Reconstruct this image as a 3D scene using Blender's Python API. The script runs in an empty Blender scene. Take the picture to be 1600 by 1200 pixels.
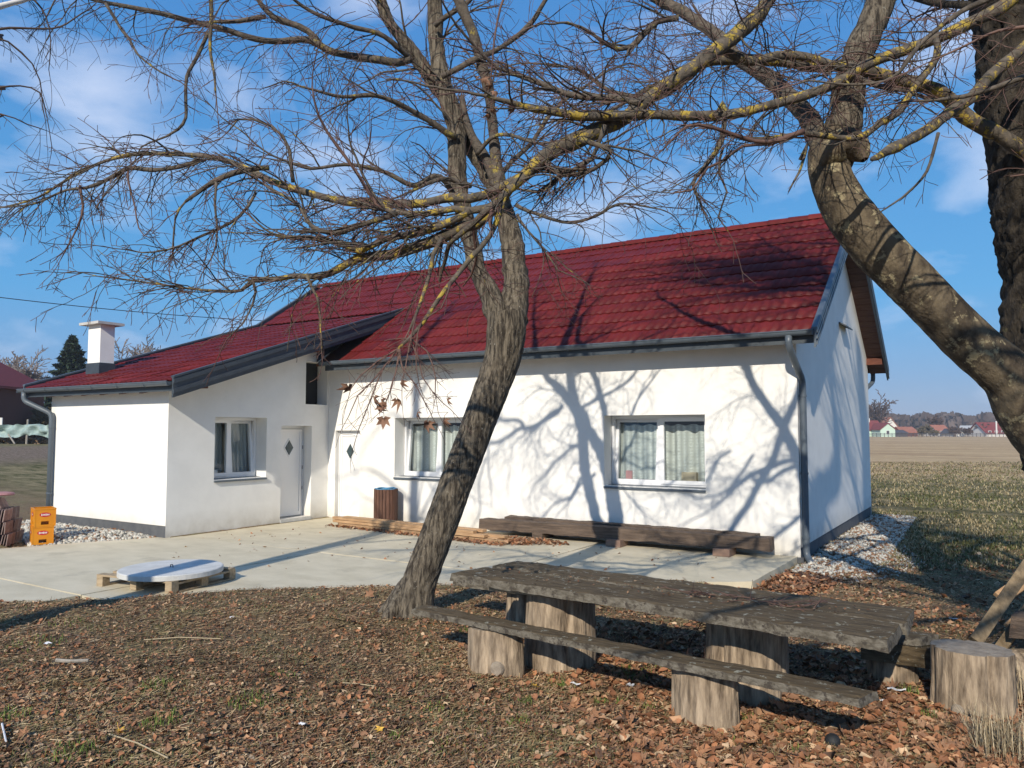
import bpy, bmesh, math, random
import numpy as np
from mathutils import Vector, Matrix, noise, Quaternion
R = math.radians
scene = bpy.context.scene
col = scene.collection
# ---------------------------------------------------------------- camera
YAW, PITCH, FPX = -0.5626, 0.0604, 1201.78
C = Vector((2.511, -11.947, 1.85))
FW = Vector((math.sin(YAW)*math.cos(PITCH), math.cos(YAW)*math.cos(PITCH), math.sin(PITCH)))
RT = Vector((math.cos(YAW), -math.sin(YAW), 0)); UP = RT.cross(FW)
cam = bpy.data.cameras.new('camera'); camo = bpy.data.objects.new('camera', cam); col.objects.link(camo)
cam.sensor_width = 36; cam.lens = FPX/1600*36; cam.clip_start = 0.05; cam.clip_end = 6000
camo.matrix_world = Matrix.Translation(C) @ Matrix((RT, UP, -FW)).transposed().to_4x4()
scene.camera = camo
# ---------------------------------------------------------------- sky, sun, exposure
RAYDIR = Vector((-0.235, 1.0, -0.592)).normalized()
SUNEL = math.asin(-RAYDIR.z); SUNAZ = math.atan2(-RAYDIR.x, -RAYDIR.y)   # from +Y clockwise
w = bpy.data.worlds.new('World'); scene.world = w; w.use_nodes = True
nt = w.node_tree; nt.nodes.clear()
def WN(t, **k):
    n = nt.nodes.new(t)
    for a, b in k.items(): setattr(n, a, b)
    return n
sky = WN('ShaderNodeTexSky', sky_type='NISHITA', sun_disc=False, sun_elevation=SUNEL, sun_rotation=SUNAZ,
         altitude=200, air_density=1.25, dust_density=0.35, ozone_density=3.0)
tc = WN('ShaderNodeTexCoord'); mp = WN('ShaderNodeMapping'); mp.inputs['Scale'].default_value = (1.0, 1.0, 2.3)
mp.inputs['Location'].default_value = (0.35, 0.1, 0.25)
n1 = WN('ShaderNodeTexNoise'); n1.inputs['Scale'].default_value = 5.0; n1.inputs['Detail'].default_value = 7; n1.inputs['Roughness'].default_value = .52
n1.inputs['Distortion'].default_value = .25
r1 = WN('ShaderNodeValToRGB'); r1.color_ramp.elements[0].position = .53; r1.color_ramp.elements[1].position = .86
r1.color_ramp.elements[1].color = (.78, .78, .78, 1)
hs = WN('ShaderNodeHueSaturation'); hs.inputs['Saturation'].default_value = 1.12; hs.inputs['Value'].default_value = 1.0
mx = WN('ShaderNodeMix', data_type='RGBA'); mx.inputs[7].default_value = (5.4, 5.8, 6.9, 1)
sp = WN('ShaderNodeSeparateXYZ'); gr = WN('ShaderNodeValToRGB'); ge = gr.color_ramp.elements; ge.new(.5); ge.new(.6); ge.new(.7)
for k, (p, cc) in enumerate(((0.0, (.155, .232, .375)), (.06, (.108, .222, .42)), (.16, (.060, .235, .475)), (.45, (.045, .175, .42)), (1, (.045, .15, .37)))): ge[k].position = p; ge[k].color = (*cc, 1)
sc_ = WN('ShaderNodeVectorMath', operation='SCALE'); sc_.inputs['Scale'].default_value = 10.0; mg = WN('ShaderNodeMix', data_type='RGBA'); mg.inputs[0].default_value = .90
bg = WN('ShaderNodeBackground'); bg.inputs['Strength'].default_value = 0.112
ow = WN('ShaderNodeOutputWorld'); L_ = nt.links.new
L_(tc.outputs['Generated'], mp.inputs['Vector']); L_(mp.outputs[0], n1.inputs['Vector']); 
prev = n1.outputs[0]
for (px_, py_, rad, amt) in ((135, 175, .16, .20), (215, 215, .12, .14), (455, 215, .12, .20), (370, 110, .09, .14), (700, 275, .07, .20), (1500, 25, .13, .22), (90, 330, .20, .10), (1400, 350, .16, .10), (1490, 590, .14, .10), (930, 320, .10, .10), (560, 240, .10, .12)):
    dv = (FW + RT*((px_-800)/FPX) - UP*((py_-600)/FPX)).normalized()
    ds = WN('ShaderNodeVectorMath', operation='DISTANCE'); ds.inputs[1].default_value = dv; mr_ = WN('ShaderNodeMapRange', interpolation_type='SMOOTHSTEP'); mr_.inputs[2].default_value = rad; mr_.inputs[3].default_value = amt*.62; mr_.inputs[4].default_value = 0
    ad_ = WN('ShaderNodeMath', operation='ADD'); L_(tc.outputs['Generated'], ds.inputs[0]); L_(ds.outputs['Value'], mr_.inputs[0]); L_(mr_.outputs[0], ad_.inputs[0]); L_(prev, ad_.inputs[1]); prev = ad_.outputs[0]
L_(prev, r1.inputs[0])
L_(sky.outputs[0], hs.inputs['Color']); L_(tc.outputs['Generated'], sp.inputs[0]); L_(sp.outputs[2], gr.inputs[0]); L_(gr.outputs[0], sc_.inputs[0]); L_(hs.outputs[0], mg.inputs[6]); L_(sc_.outputs[0], mg.inputs[7]); L_(mg.outputs[2], mx.inputs[6]); L_(r1.outputs[0], mx.inputs[0]); L_(mx.outputs[2], bg.inputs[0]); L_(bg.outputs[0], ow.inputs[0])
sun = bpy.data.lights.new('sun', 'SUN'); sun.energy = 3.4; sun.angle = R(.53); sun.color = (1, .91, .77)
suno = bpy.data.objects.new('sun', sun); col.objects.link(suno)
suno.rotation_euler = RAYDIR.to_track_quat('-Z', 'Y').to_euler()
scene.view_settings.view_transform = 'Standard'; scene.view_settings.look = 'None'
scene.view_settings.exposure = 0.50; scene.view_settings.gamma = 1.0
scene.render.engine = 'CYCLES'

def at(px, py, d):      # a point of the place, given where it is seen and how far away it stands
    return C + (FW + RT*((px-800)/FPX) - UP*((py-600)/FPX))*d
# ---------------------------------------------------------------- materials
MATS = {}
def mat(name, c1, c2=None, scale=6, rough=.85, bump=0.0, bscale=30, stretch=(1, 1, 1), spec=.35, c3=None, c3t=.6, c3scale=3,
        rnd=0.0, attr=False, lo=.35, hi=.65, coord='Object', metallic=0, coat=0, detail=6, dist=.02, seed=0, c3soft=.06):
    m = bpy.data.materials.new(name); m.use_nodes = True; n = m.node_tree; N = n.nodes; Lk = n.links.new
    b = N['Principled BSDF']; b.inputs['Roughness'].default_value = rough; b.inputs['Specular IOR Level'].default_value = spec
    b.inputs['Metallic'].default_value = metallic; b.inputs['Coat Weight'].default_value = coat; b.inputs['Coat Roughness'].default_value = .12
    c2 = c2 or c1
    t = N.new('ShaderNodeTexCoord'); mpn = N.new('ShaderNodeMapping'); mpn.inputs['Scale'].default_value = stretch
    mpn.inputs['Location'].default_value = (seed, seed*.7, 0)
    Lk(t.outputs[coord], mpn.inputs[0])
    a = N.new('ShaderNodeTexNoise'); a.inputs['Scale'].default_value = scale; a.inputs['Detail'].default_value = detail; a.inputs['Roughness'].default_value = .62
    Lk(mpn.outputs[0], a.inputs['Vector'])
    r = N.new('ShaderNodeValToRGB'); r.color_ramp.elements[0].position = lo; r.color_ramp.elements[1].position = hi
    r.color_ramp.elements[0].color = (*c1, 1); r.color_ramp.elements[1].color = (*c2, 1)
    Lk(a.outputs[0], r.inputs[0]); out = r.outputs[0]
    if c3:
        a3 = N.new('ShaderNodeTexNoise'); a3.inputs['Scale'].default_value = c3scale; a3.inputs['Detail'].default_value = 8; a3.inputs['Roughness'].default_value = .7
        Lk(mpn.outputs[0] if coord != 'Object' else t.outputs[coord], a3.inputs['Vector'])
        r3 = N.new('ShaderNodeValToRGB'); r3.color_ramp.elements[0].position = c3t; r3.color_ramp.elements[1].position = c3t+c3soft
        mxx = N.new('ShaderNodeMix'); mxx.data_type = 'RGBA'; mxx.inputs[7].default_value = (*c3, 1)
        Lk(a3.outputs[0], r3.inputs[0]); Lk(r3.outputs[0], mxx.inputs[0]); Lk(out, mxx.inputs[6]); out = mxx.outputs[2]
    if attr:
        at_ = N.new('ShaderNodeAttribute'); at_.attribute_name = 'tint'
        mxx = N.new('ShaderNodeMix'); mxx.data_type = 'RGBA'; mxx.blend_type = 'MULTIPLY'; mxx.inputs[0].default_value = 1
        Lk(out, mxx.inputs[6]); Lk(at_.outputs['Color'], mxx.inputs[7]); out = mxx.outputs[2]
    if rnd:
        oi = N.new('ShaderNodeObjectInfo'); mr = N.new('ShaderNodeMapRange'); mr.inputs[3].default_value = 1-rnd; mr.inputs[4].default_value = 1+rnd
        hsv = N.new('ShaderNodeHueSaturation'); Lk(oi.outputs['Random'], mr.inputs[0]); Lk(mr.outputs[0], hsv.inputs['Value']); Lk(out, hsv.inputs['Color']); out = hsv.outputs[0]
    Lk(out, b.inputs['Base Color'])
    if bump:
        a2 = N.new('ShaderNodeTexNoise'); a2.inputs['Scale'].default_value = bscale; a2.inputs['Detail'].default_value = 8; a2.inputs['Roughness'].default_value = .6
        bp = N.new('ShaderNodeBump'); bp.inputs['Strength'].default_value = bump; bp.inputs['Distance'].default_value = dist
        Lk(mpn.outputs[0], a2.inputs['Vector']); Lk(a2.outputs[0], bp.inputs['Height']); Lk(bp.outputs[0], b.inputs['Normal'])
    MATS[name] = m; return m
def glassmat():
    m = bpy.data.materials.new('window_glass'); m.use_nodes = True; n = m.node_tree; N = n.nodes; Lk = n.links.new
    N.clear(); o = N.new('ShaderNodeOutputMaterial'); g = N.new('ShaderNodeBsdfGlossy'); g.inputs['Roughness'].default_value = .02
    t = N.new('ShaderNodeBsdfTransparent'); t.inputs[0].default_value = (.94, .96, .96, 1); mxs = N.new('ShaderNodeMixShader'); f = N.new('ShaderNodeFresnel'); f.inputs[0].default_value = 1.75
    gm_ = N.new('ShaderNodeNewGeometry'); s1 = N.new('ShaderNodeMath'); s1.operation = 'SUBTRACT'; s1.inputs[0].default_value = 1; Lk(gm_.outputs['Backfacing'], s1.inputs[1])
    s2 = N.new('ShaderNodeMath'); s2.operation = 'MULTIPLY'; Lk(f.outputs[0], s2.inputs[0]); Lk(s1.outputs[0], s2.inputs[1]); Lk(s2.outputs[0], mxs.inputs[0]); Lk(t.outputs[0], mxs.inputs[1]); Lk(g.outputs[0], mxs.inputs[2]); Lk(mxs.outputs[0], o.inputs[0]); return m
def lacemat():
    m = bpy.data.materials.new('lace_curtain'); m.use_nodes = True; n = m.node_tree; N = n.nodes; Lk = n.links.new
    N.clear(); o = N.new('ShaderNodeOutputMaterial'); d = N.new('ShaderNodeBsdfDiffuse'); d.inputs[0].default_value = (.80, .84, .80, 1)
    t = N.new('ShaderNodeBsdfTransparent'); mxs = N.new('ShaderNodeMixShader')
    c = N.new('ShaderNodeTexCoord'); wv = N.new('ShaderNodeTexWave'); wv.bands_direction = 'Z'; wv.inputs['Scale'].default_value = 13; wv.inputs['Distortion'].default_value = 3.5; wv.inputs['Detail'].default_value = 3
    wv.inputs['Detail Scale'].default_value = 3
    wx = N.new('ShaderNodeTexWave'); wx.bands_direction = 'X'; wx.inputs['Scale'].default_value = 3.1; wx.inputs['Distortion'].default_value = .4
    mth = N.new('ShaderNodeMath'); mth.operation = 'MULTIPLY'; ad = N.new('ShaderNodeMath'); ad.operation = 'MULTIPLY_ADD'; ad.inputs[1].default_value = .50; ad.inputs[2].default_value = .50
    Lk(c.outputs['Object'], wv.inputs[0]); Lk(c.outputs['Object'], wx.inputs[0]); Lk(wv.outputs['Fac'], mth.inputs[0]); Lk(wx.outputs['Fac'], mth.inputs[1])
    Lk(mth.outputs[0], ad.inputs[0]); Lk(ad.outputs[0], mxs.inputs[0]); Lk(t.outputs[0], mxs.inputs[1]); Lk(d.outputs[0], mxs.inputs[2]); Lk(mxs.outputs[0], o.inputs[0]); return m
def wallmat(name, base):
    m = mat(name, tuple(v*.93 for v in base), base, scale=2.6, rough=.93, bump=.35, bscale=90, spec=.15, dist=.004)
    n = m.node_tree; N = n.nodes; Lk = n.links.new; b = N['Principled BSDF']; src = b.inputs['Base Color'].links[0].from_socket
    g = N.new('ShaderNodeNewGeometry'); s = N.new('ShaderNodeSeparateXYZ'); Lk(g.outputs['Position'], s.inputs[0])
    mr = N.new('ShaderNodeMapRange'); mr.inputs[1].default_value = 0.0; mr.inputs[2].default_value = .42; mr.inputs[3].default_value = 1.0; mr.inputs[4].default_value = 0; Lk(s.outputs[2], mr.inputs[0])
    ns = N.new('ShaderNodeTexNoise'); ns.inputs['Scale'].default_value = 5; ns.inputs['Detail'].default_value = 8; Lk(g.outputs['Position'], ns.inputs[0])
    mu = N.new('ShaderNodeMath'); mu.operation = 'MULTIPLY'; Lk(mr.outputs[0], mu.inputs[0]); Lk(ns.outputs[0], mu.inputs[1])
    mm = N.new('ShaderNodeMix'); mm.data_type = 'RGBA'; mm.inputs[7].default_value = (.40, .36, .29, 1); Lk(mu.outputs[0], mm.inputs[0]); Lk(src, mm.inputs[6]); Lk(mm.outputs[2], b.inputs['Base Color'])
    return m
W_ = wallmat('white_render', (.85, .838, .80))
GLASS = glassmat(); LACE = lacemat()
PLINTH = mat('grey_plinth', (.085, .09, .10), (.12, .125, .13), rough=.85, bump=.3, bscale=80)
TILE = mat('red_roof_tile', (.098, .010, .010), (.145, .017, .015), scale=2.2, rough=.52, bump=.12, bscale=35, rnd=.22, spec=.2, c3=(.06, .016, .018), c3t=.66, c3scale=9, coord='Object')
TRIM = mat('slate_blue_metal', (.085, .105, .13), (.10, .125, .15), rough=.42, bump=.05, spec=.5)
TRIMD = mat('anthracite_metal', (.040, .050, .062), (.055, .068, .080), rough=.5, bump=.1, bscale=12, spec=.5)
WOODB = mat('brown_stained_wood', (.10, .032, .018), (.17, .055, .03), scale=9, stretch=(1, 1, 8), rough=.7, bump=.3)
SOFF = mat('brown_soffit_board', (.095, .045, .032), (.145, .072, .05), scale=6, stretch=(1, 6, 1), rough=.7, bump=.2)
PVC = mat('white_plastic', (.78, .79, .80), rough=.35, spec=.5)
DOORW = mat('white_door_panel', (.76, .765, .77), (.79, .79, .79), rough=.4, spec=.5, scale=2)
SEAL = mat('grey_door_seal', (.26, .27, .28), rough=.7)
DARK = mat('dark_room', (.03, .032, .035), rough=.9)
ROOMW = mat('room_wall', (.30, .31, .30), rough=.9)
CONC = mat('concrete', (.52, .462, .335), (.62, .555, .415), stretch=(1, 1.5, 1), scale=1.7, rough=.92, bump=.4, bscale=28, c3=(.36, .32, .235), c3t=.56, c3scale=1.1, dist=.012, c3soft=.2)
CONCW = mat('pale_concrete', (.50, .50, .48), (.62, .62, .60), scale=7, rough=.9, bump=.3, bscale=60)
CHIMC = mat('chimney_cap_concrete', (.45, .44, .42), (.55, .54, .51), scale=7, rough=.9, bump=.3, bscale=60)
PALW = mat('pallet_wood', (.28, .21, .13), (.45, .35, .23), scale=5, stretch=(1, 6, 6), rough=.85, bump=.4)
PLANKN = mat('fresh_planks', (.36, .215, .11), (.52, .34, .19), scale=5, stretch=(.6, 8, 8), rough=.8, bump=.4, rnd=.15)
TIMB = mat('old_brown_timber', (.085, .062, .048), (.185, .135, .10), scale=5, stretch=(.5, 7, 7), rough=.9, bump=.8, c3=(.26, .17, .11), c3t=.63, c3scale=4)
STUMP = mat('weathered_log', (.12, .088, .06), (.50, .39, .275), scale=24, lo=.33, hi=.68, stretch=(1, 1, .17), rough=.92, bump=.9, bscale=38, c3=(.10, .085, .07), c3t=.60, c3scale=3.2, dist=.02, c3soft=.14)
STUMPT = mat('log_end_grain', (.22, .18, .14), (.34, .29, .23), scale=14, rough=.95, bump=.6)
TABLE = mat('lichened_old_plank', (.065, .046, .025), (.165, .120, .068), scale=9, stretch=(.5, 4, 4), rough=.95, bump=1.0, bscale=60, c3=(.34, .33, .26), c3t=.585, c3scale=15, dist=.014, c3soft=.04)
TABLE_E = mat('plank_edge_lichen', (.075, .062, .045), (.20, .18, .145), scale=26, stretch=(.6, 1, 1), rough=.95, bump=1.0, bscale=60, c3=(.06, .05, .04), c3t=.52, c3scale=18, dist=.012)
BARK = mat('linden_bark', (.040, .032, .024), (.20, .168, .125), scale=34, stretch=(1, 1, .15), rough=.95, bump=1.0, bscale=70, c3=(.32, .30, .25), c3t=.62, c3scale=26, dist=.03, c3soft=.05, lo=.40, hi=.60)
BARKS = mat('smooth_mottled_bark', (.060, .046, .032), (.155, .122, .080), scale=7, stretch=(1, 1, .6), rough=.92, bump=.9, bscale=34, c3=(.33, .28, .17), c3t=.56, c3scale=8.5, dist=.02, c3soft=.05, lo=.42, hi=.58)
BARKD = mat('dark_rough_bark', (.022, .018, .014), (.070, .057, .043), scale=18, stretch=(1, 1, .35), rough=.97, bump=1.0, bscale=36, c3=(.17, .15, .075), c3t=.63, c3scale=4, dist=.04, c3soft=.12)
LIMB = mat('lichened_branch_bark', (.060, .050, .038), (.15, .125, .098), scale=16, rough=.93, bump=.8, bscale=70, c3=(.38, .275, .05), c3t=.53, c3scale=11, dist=.01, c3soft=.05)
LIMBP = mat('branch_bark', (.060, .050, .040), (.15, .125, .10), scale=16, rough=.93, bump=.6, bscale=70, c3=(.33, .26, .06), c3t=.60, c3scale=6, c3soft=.05)
TWIGP = mat('far_twigs', (.17, .14, .125), (.24, .20, .18), scale=.4, rough=1)
TWIG = mat('reddish_twig_bark', (.075, .040, .034), (.16, .095, .075), scale=3, rough=.75, spec=.4)
TWIGB = mat('birch_twig_bark', (.05, .032, .026), (.10, .07, .055), scale=3, rough=.8)
BIRCH = mat('white_birch_bark', (.55, .53, .50), (.68, .66, .62), scale=3, rough=.85, c3=(.05, .045, .04), c3t=.62, c3scale=5, stretch=(1, 1, 3))
LEAF = mat('dry_leaf', (.85, .85, .85), (1, 1, 1), scale=30, rough=.75, attr=True, spec=.3)
GRASS = mat('grass_blade', (.9, .9, .9), (1, 1, 1), scale=30, rough=.75, attr=True, spec=.3)
HLEAF = mat('hanging_dead_leaf', (.13, .065, .04), (.30, .17, .11), scale=20, rough=.75)
GRAV = mat('white_gravel', (.85, .85, .85), (1, 1, 1), scale=30, rough=.85, attr=True, bump=.2)
YELL = mat('yellow_crate_plastic', (.62, .22, .006), (.68, .27, .009), scale=3, rough=.45, spec=.5)
REDP = mat('red_label', (.50, .03, .035), rough=.5); PINK = mat('pink_lid', (.34, .16, .165), (.42, .22, .22), rough=.8, scale=9)
BTILE = mat('old_brown_tile', (.16, .11, .10), (.28, .20, .18), scale=6, rough=.9, bump=.5, rnd=.2)
BINW = mat('bin_slat_wood', (.085, .042, .028), (.15, .075, .050), scale=5, stretch=(6, 6, .6), rough=.7, bump=.3, rnd=.15)
BLUE = mat('blue_bin_liner', (.08, .28, .48), rough=.4); TARP = mat('green_tarp', (.20, .29, .28), (.34, .43, .41), scale=3, rough=.6, bump=.6, bscale=5)
BRICK = mat('dark_red_brick', (.075, .028, .022), (.13, .05, .038), scale=14, rough=.92, bump=.3)
WOODP = mat('split_firewood', (.15, .10, .07), (.30, .21, .14), scale=8, rough=.92, rnd=.2)
BOARDL = mat('leaning_board_wood', (.12, .088, .052), (.27, .20, .12), scale=8, stretch=(2.5, 2.5, .5), rough=.9, bump=.5)
POSTW = mat('grey_post_wood', (.24, .22, .19), (.34, .31, .27), scale=9, stretch=(4, 4, .5), rough=.9)
SPRUCE = mat('spruce_needles', (.016, .030, .018), (.04, .065, .035), scale=2, rough=.85, spec=.25)
WOODS = mat('bare_winter_wood', (.085, .062, .055), (.14, .105, .092), scale=.08, rough=1, spec=0)
BUSH = mat('bare_bush_twigs', (.10, .085, .055), (.17, .14, .09), scale=.4, rough=1, spec=0)
ROOFR = mat('far_red_roof', (.17, .035, .032), (.22, .05, .042), scale=1, rough=.8); ROOFO = mat('far_orange_roof', (.30, .115, .075), (.37, .15, .095), scale=1, rough=.8)
MINT = mat('mint_render', (.50, .64, .54), rough=.9); FARW = mat('far_white_render', (.66, .65, .62), rough=.9); FARD = mat('far_dark_wood', (.07, .07, .08), rough=.9)
CABLE = mat('black_cable', (.02, .02, .022), rough=.6); PAPER = mat('white_scrap', (.70, .70, .72), rough=.6); BALLM = mat('black_rubber', (.02, .022, .024), rough=.6, bump=.3)
# ---------------------------------------------------------------- object helpers
def link(o): col.objects.link(o); return o
def wloc(p):
    v = Vector((0, 0, 0))
    while p is not None: v += p.location; p = p.parent
    return v
def fromarr(name, V, F, m, parent=None, smooth=False, tint=None, local=False, midx=None):
    """V (n,3) array, F list of tuples or (m,k) array"""
    me = bpy.data.meshes.new(name); V = np.asarray(V, dtype=np.float32)
    if parent is not None and not local: V = V - np.array(wloc(parent), dtype=np.float32)
    if isinstance(F, np.ndarray):
        k = F.shape[1]; me.vertices.add(len(V)); me.vertices.foreach_set('co', V.ravel()); me.loops.add(F.size); me.polygons.add(len(F))
        me.loops.foreach_set('vertex_index', F.astype(np.int32).ravel()); me.polygons.foreach_set('loop_start', np.arange(0, F.size, k, dtype=np.int32))
        me.update(calc_edges=True)
    else:
        me.from_pydata(V.tolist(), [], F); me.update()
    for q in (m if isinstance(m, (list, tuple)) else [m]): me.materials.append(q)
    if midx is not None: me.polygons.foreach_set('material_index', np.asarray(midx, dtype=np.int32))
    if smooth: me.polygons.foreach_set('use_smooth', np.ones(len(me.polygons), dtype=bool))
    if tint is not None:
        a = me.color_attributes.new('tint', 'FLOAT_COLOR', 'POINT'); c = np.ones((len(V), 4), dtype=np.float32); c[:, :3] = tint; a.data.foreach_set('color', c.ravel())
    me.validate() if not isinstance(F, np.ndarray) else None
    o = bpy.data.objects.new(name, me); link(o)
    if parent is not None: o.parent = parent
    return o
class MB:
    def __init__(s): s.v = []; s.f = []; s.m = []; s.cur = 0
    def add(s, vs, fs):
        b = len(s.v); s.v += [tuple(v) for v in vs]; s.f += [tuple(i+b for i in f) for f in fs]; s.m += [s.cur]*len(fs); return s
    def box(s, x0, x1, y0, y1, z0, z1, M=None):
        vs = [Vector((x, y, z)) for x in (x0, x1) for y in (y0, y1) for z in (z0, z1)]
        if M is not None: vs = [M @ v for v in vs]
        return s.add(vs, [(0, 1, 3, 2), (4, 6, 7, 5), (0, 4, 5, 1), (2, 3, 7, 6), (0, 2, 6, 4), (1, 5, 7, 3)])
    def quad(s, a, b, c, d): return s.add([a, b, c, d], [(0, 1, 2, 3)])
    def prism(s, poly, off):   # poly: 3D outline, off: extrusion vector
        n = len(poly); off = Vector(off); vs = [Vector(p) for p in poly] + [Vector(p)+off for p in poly]
        fs = [tuple(range(n))[::-1], tuple(range(n, 2*n))] + [(i, (i+1) % n, n+(i+1) % n, n+i) for i in range(n)]
        return s.add(vs, fs)
    def tube(s, pts, rad, sides=8, cap=True, jit=0, seed=0):
        pts = [Vector(p) for p in pts]; n = len(pts); rad = rad if isinstance(rad, (list, tuple)) else [rad]*n
        t = (pts[1]-pts[0]).normalized(); u = t.orthogonal().normalized(); vs = []
        for i, p in enumerate(pts):
            tn = (pts[min(i+1, n-1)]-pts[max(i-1, 0)]).normalized()
            u = (u - tn*u.dot(tn)).normalized(); v = tn.cross(u)
            for k in range(sides):
                a = 2*math.pi*k/sides; r = rad[i]
                if jit: q = p + (u*math.cos(a)+v*math.sin(a))*r; r *= 1+jit*noise.noise(q*6+Vector((seed, 0, 0)))
                vs.append(p + (u*math.cos(a)+v*math.sin(a))*r)
        fs = [(i*sides+k, i*sides+(k+1) % sides, (i+1)*sides+(k+1) % sides, (i+1)*sides+k) for i in range(n-1) for k in range(sides)]
        if cap: fs += [tuple(range(sides))[::-1], tuple((n-1)*sides+k for k in range(sides))]
        return s.add(vs, fs)
    def build(s, name, m, parent=None, smooth=False, local=False):
        return fromarr(name, s.v, s.f, m, parent, smooth, local=local, midx=s.m if isinstance(m, (list, tuple)) else None)
def tag(o, label=None, cat=None, group=None, kind=None):
    if label: o['label'] = label
    if cat: o['category'] = cat
    if group: o['group'] = group
    if kind: o['kind'] = kind
    return o
def thing(name, label, cat, loc=(0, 0, 0), rz=0, group=None):
    o = bpy.data.objects.new(name, None); o.location = loc; o.rotation_euler = (0, 0, rz); o.empty_display_size = .2; link(o)
    return tag(o, label, cat, group)
def wallgrid(mb, P, N, u0, u1, z0, z1, holes, depth):
    """rectangular wall face with openings and their reveals. P(u,z)->point on face, N inward normal"""
    us = sorted({u0, u1, *[h[0] for h in holes], *[h[1] for h in holes]}); zs = sorted({z0, z1, *[h[2] for h in holes], *[h[3] for h in holes]})
    N = Vector(N)
    for i in range(len(us)-1):
        for j in range(len(zs)-1):
            a, b, c, d = us[i], us[i+1], zs[j], zs[j+1]
            if any(h[0] <= a+1e-6 and b <= h[1]+1e-6 and h[2] <= c+1e-6 and d <= h[3]+1e-6 for h in holes): continue
            mb.quad(P(a, c), P(b, c), P(b, d), P(a, d))
    for k, h in enumerate(holes):
        a, b, c, d = h[:4]; dd = N*(h[4] if len(h) > 4 else depth)
        for (p, q) in ((P(a, c), P(b, c)), (P(b, c), P(b, d)), (P(b, d), P(a, d)), (P(a, d), P(a, c))):
            if d >= z1-1e-6 and p == P(b, d): continue
            p = Vector(p); q = Vector(q); mb.quad(p, q, q+dd, p+dd)
# ================================================================ THE GROUND
rng = np.random.default_rng(7); random.seed(7)
SLABPOLY = [(-.04, -.0), (-.10, -2.25), (-1.6, -3.35), (-3.3, -4.62), (-4.95, -5.98), (-5.55, -6.80), (-6.72, -7.98), (-9.5, -12), (-19, -12), (-19, -6.6), (-10.85, -5.95), (-9.95, -3.72), (-9.7, -3.7), (-9.7, 0)]
def inpoly(x, y, poly):
    c = False; j = len(poly)-1
    for i in range(len(poly)):
        xi, yi = poly[i]; xj, yj = poly[j]
        if (yi > y) != (yj > y) and x < (xj-xi)*(y-yi)/(yj-yi)+xi: c = not c
        j = i
    return c
def pdist(x, y, poly):
    best = 1e9
    for i in range(len(poly)):
        ax, ay = poly[i]; bx, by = poly[(i+1) % len(poly)]; dx, dy = bx-ax, by-ay
        t = max(0, min(1, ((x-ax)*dx+(y-ay)*dy)/(dx*dx+dy*dy))); best = min(best, math.hypot(x-ax-t*dx, y-ay-t*dy))
    return best
def sstep(a, b, x): t = max(0, min(1, (x-a)/(b-a))); return t*t*(3-2*t)
MOUNDS = [(at(510, 972, 1), .16, .07), (at(430, 930, 1), .2, .06), (at(285, 957, 1), .16, .05), (at(265, 905, 1), .1, .0)]
MND = []
for (px, py, r, h) in ((515, 974, .17, .075), (432, 928, .22, .06), (283, 960, .19, .05), (115, 955, .2, .035), (720, 1045, .2, .03), (300, 1130, .3, .03)):
    d = at(px, py, 1)-C; q = C+d*(C.z-.03)/(-d.z); MND.append((q.x, q.y, r, h))
def gz(x, y):
    z = 0.0
    if -20 < x < 9 and -16 < y < 9:
        z = .035*noise.noise(Vector((x*.8, y*.8, 0)))+.022*noise.noise(Vector((x*2.7, y*2.7, 4)))+.012*noise.noise(Vector((x*8, y*8, 9)))+.007*noise.noise(Vector((x*19, y*19, 2)))
        back = sstep(-3.6, -2.2, y)*sstep(-1.0, -.2, x)      # lower ground beside the house
        z = (z+.02)*(1-back) + (z*.7-.11)*back
        for mx_, my_, r, h in MND:
            q = ((x-mx_)**2+(y-my_)**2)/(r*r)
            if q < 4: z += h*math.exp(-q*1.4)*(1+.5*noise.noise(Vector((x*14, y*14, 1))))
        if inpoly(x, y, SLABPOLY): z = min(z, -.13*sstep(.0, .10, pdist(x, y, SLABPOLY)) + .012)
        elif x < .5: z = min(z, .012+.10*pdist(x, y, SLABPOLY))
        if (x < -9.9 and y > -5.8): z = min(z, -.03)
        z *= 1
    else: z = -.03*sstep(5, 20, y) - .05*noise.noise(Vector((x*.1, y*.1, 0)))
    z += 1.0*sstep(18, 48, -x)*(1-sstep(55, 110, y)) if x < -18 else 0
    return z
def grade(a, b, st, far, k=1.16):
    m = list(np.arange(a, b+1e-6, st)); s = st; v = b; hi = []
    while v < far: s *= k; v += s; hi.append(v)
    s = st; v = a; lo = []
    while v > -far: s *= k; v -= s; lo.append(v)
    return lo[::-1]+m+hi
gx = grade(-10, 4.2, .075, 2200); gy = grade(-11.2, 1.6, .075, 2200)
nx, ny = len(gx), len(gy)
V = np.array([(x, y, gz(x, y)) for y in gy for x in gx])
i, j = np.meshgrid(np.arange(nx-1), np.arange(ny-1)); a = (j*nx+i).ravel()
F = np.stack([a, a+1, a+nx+1, a+nx], 1)
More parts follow.
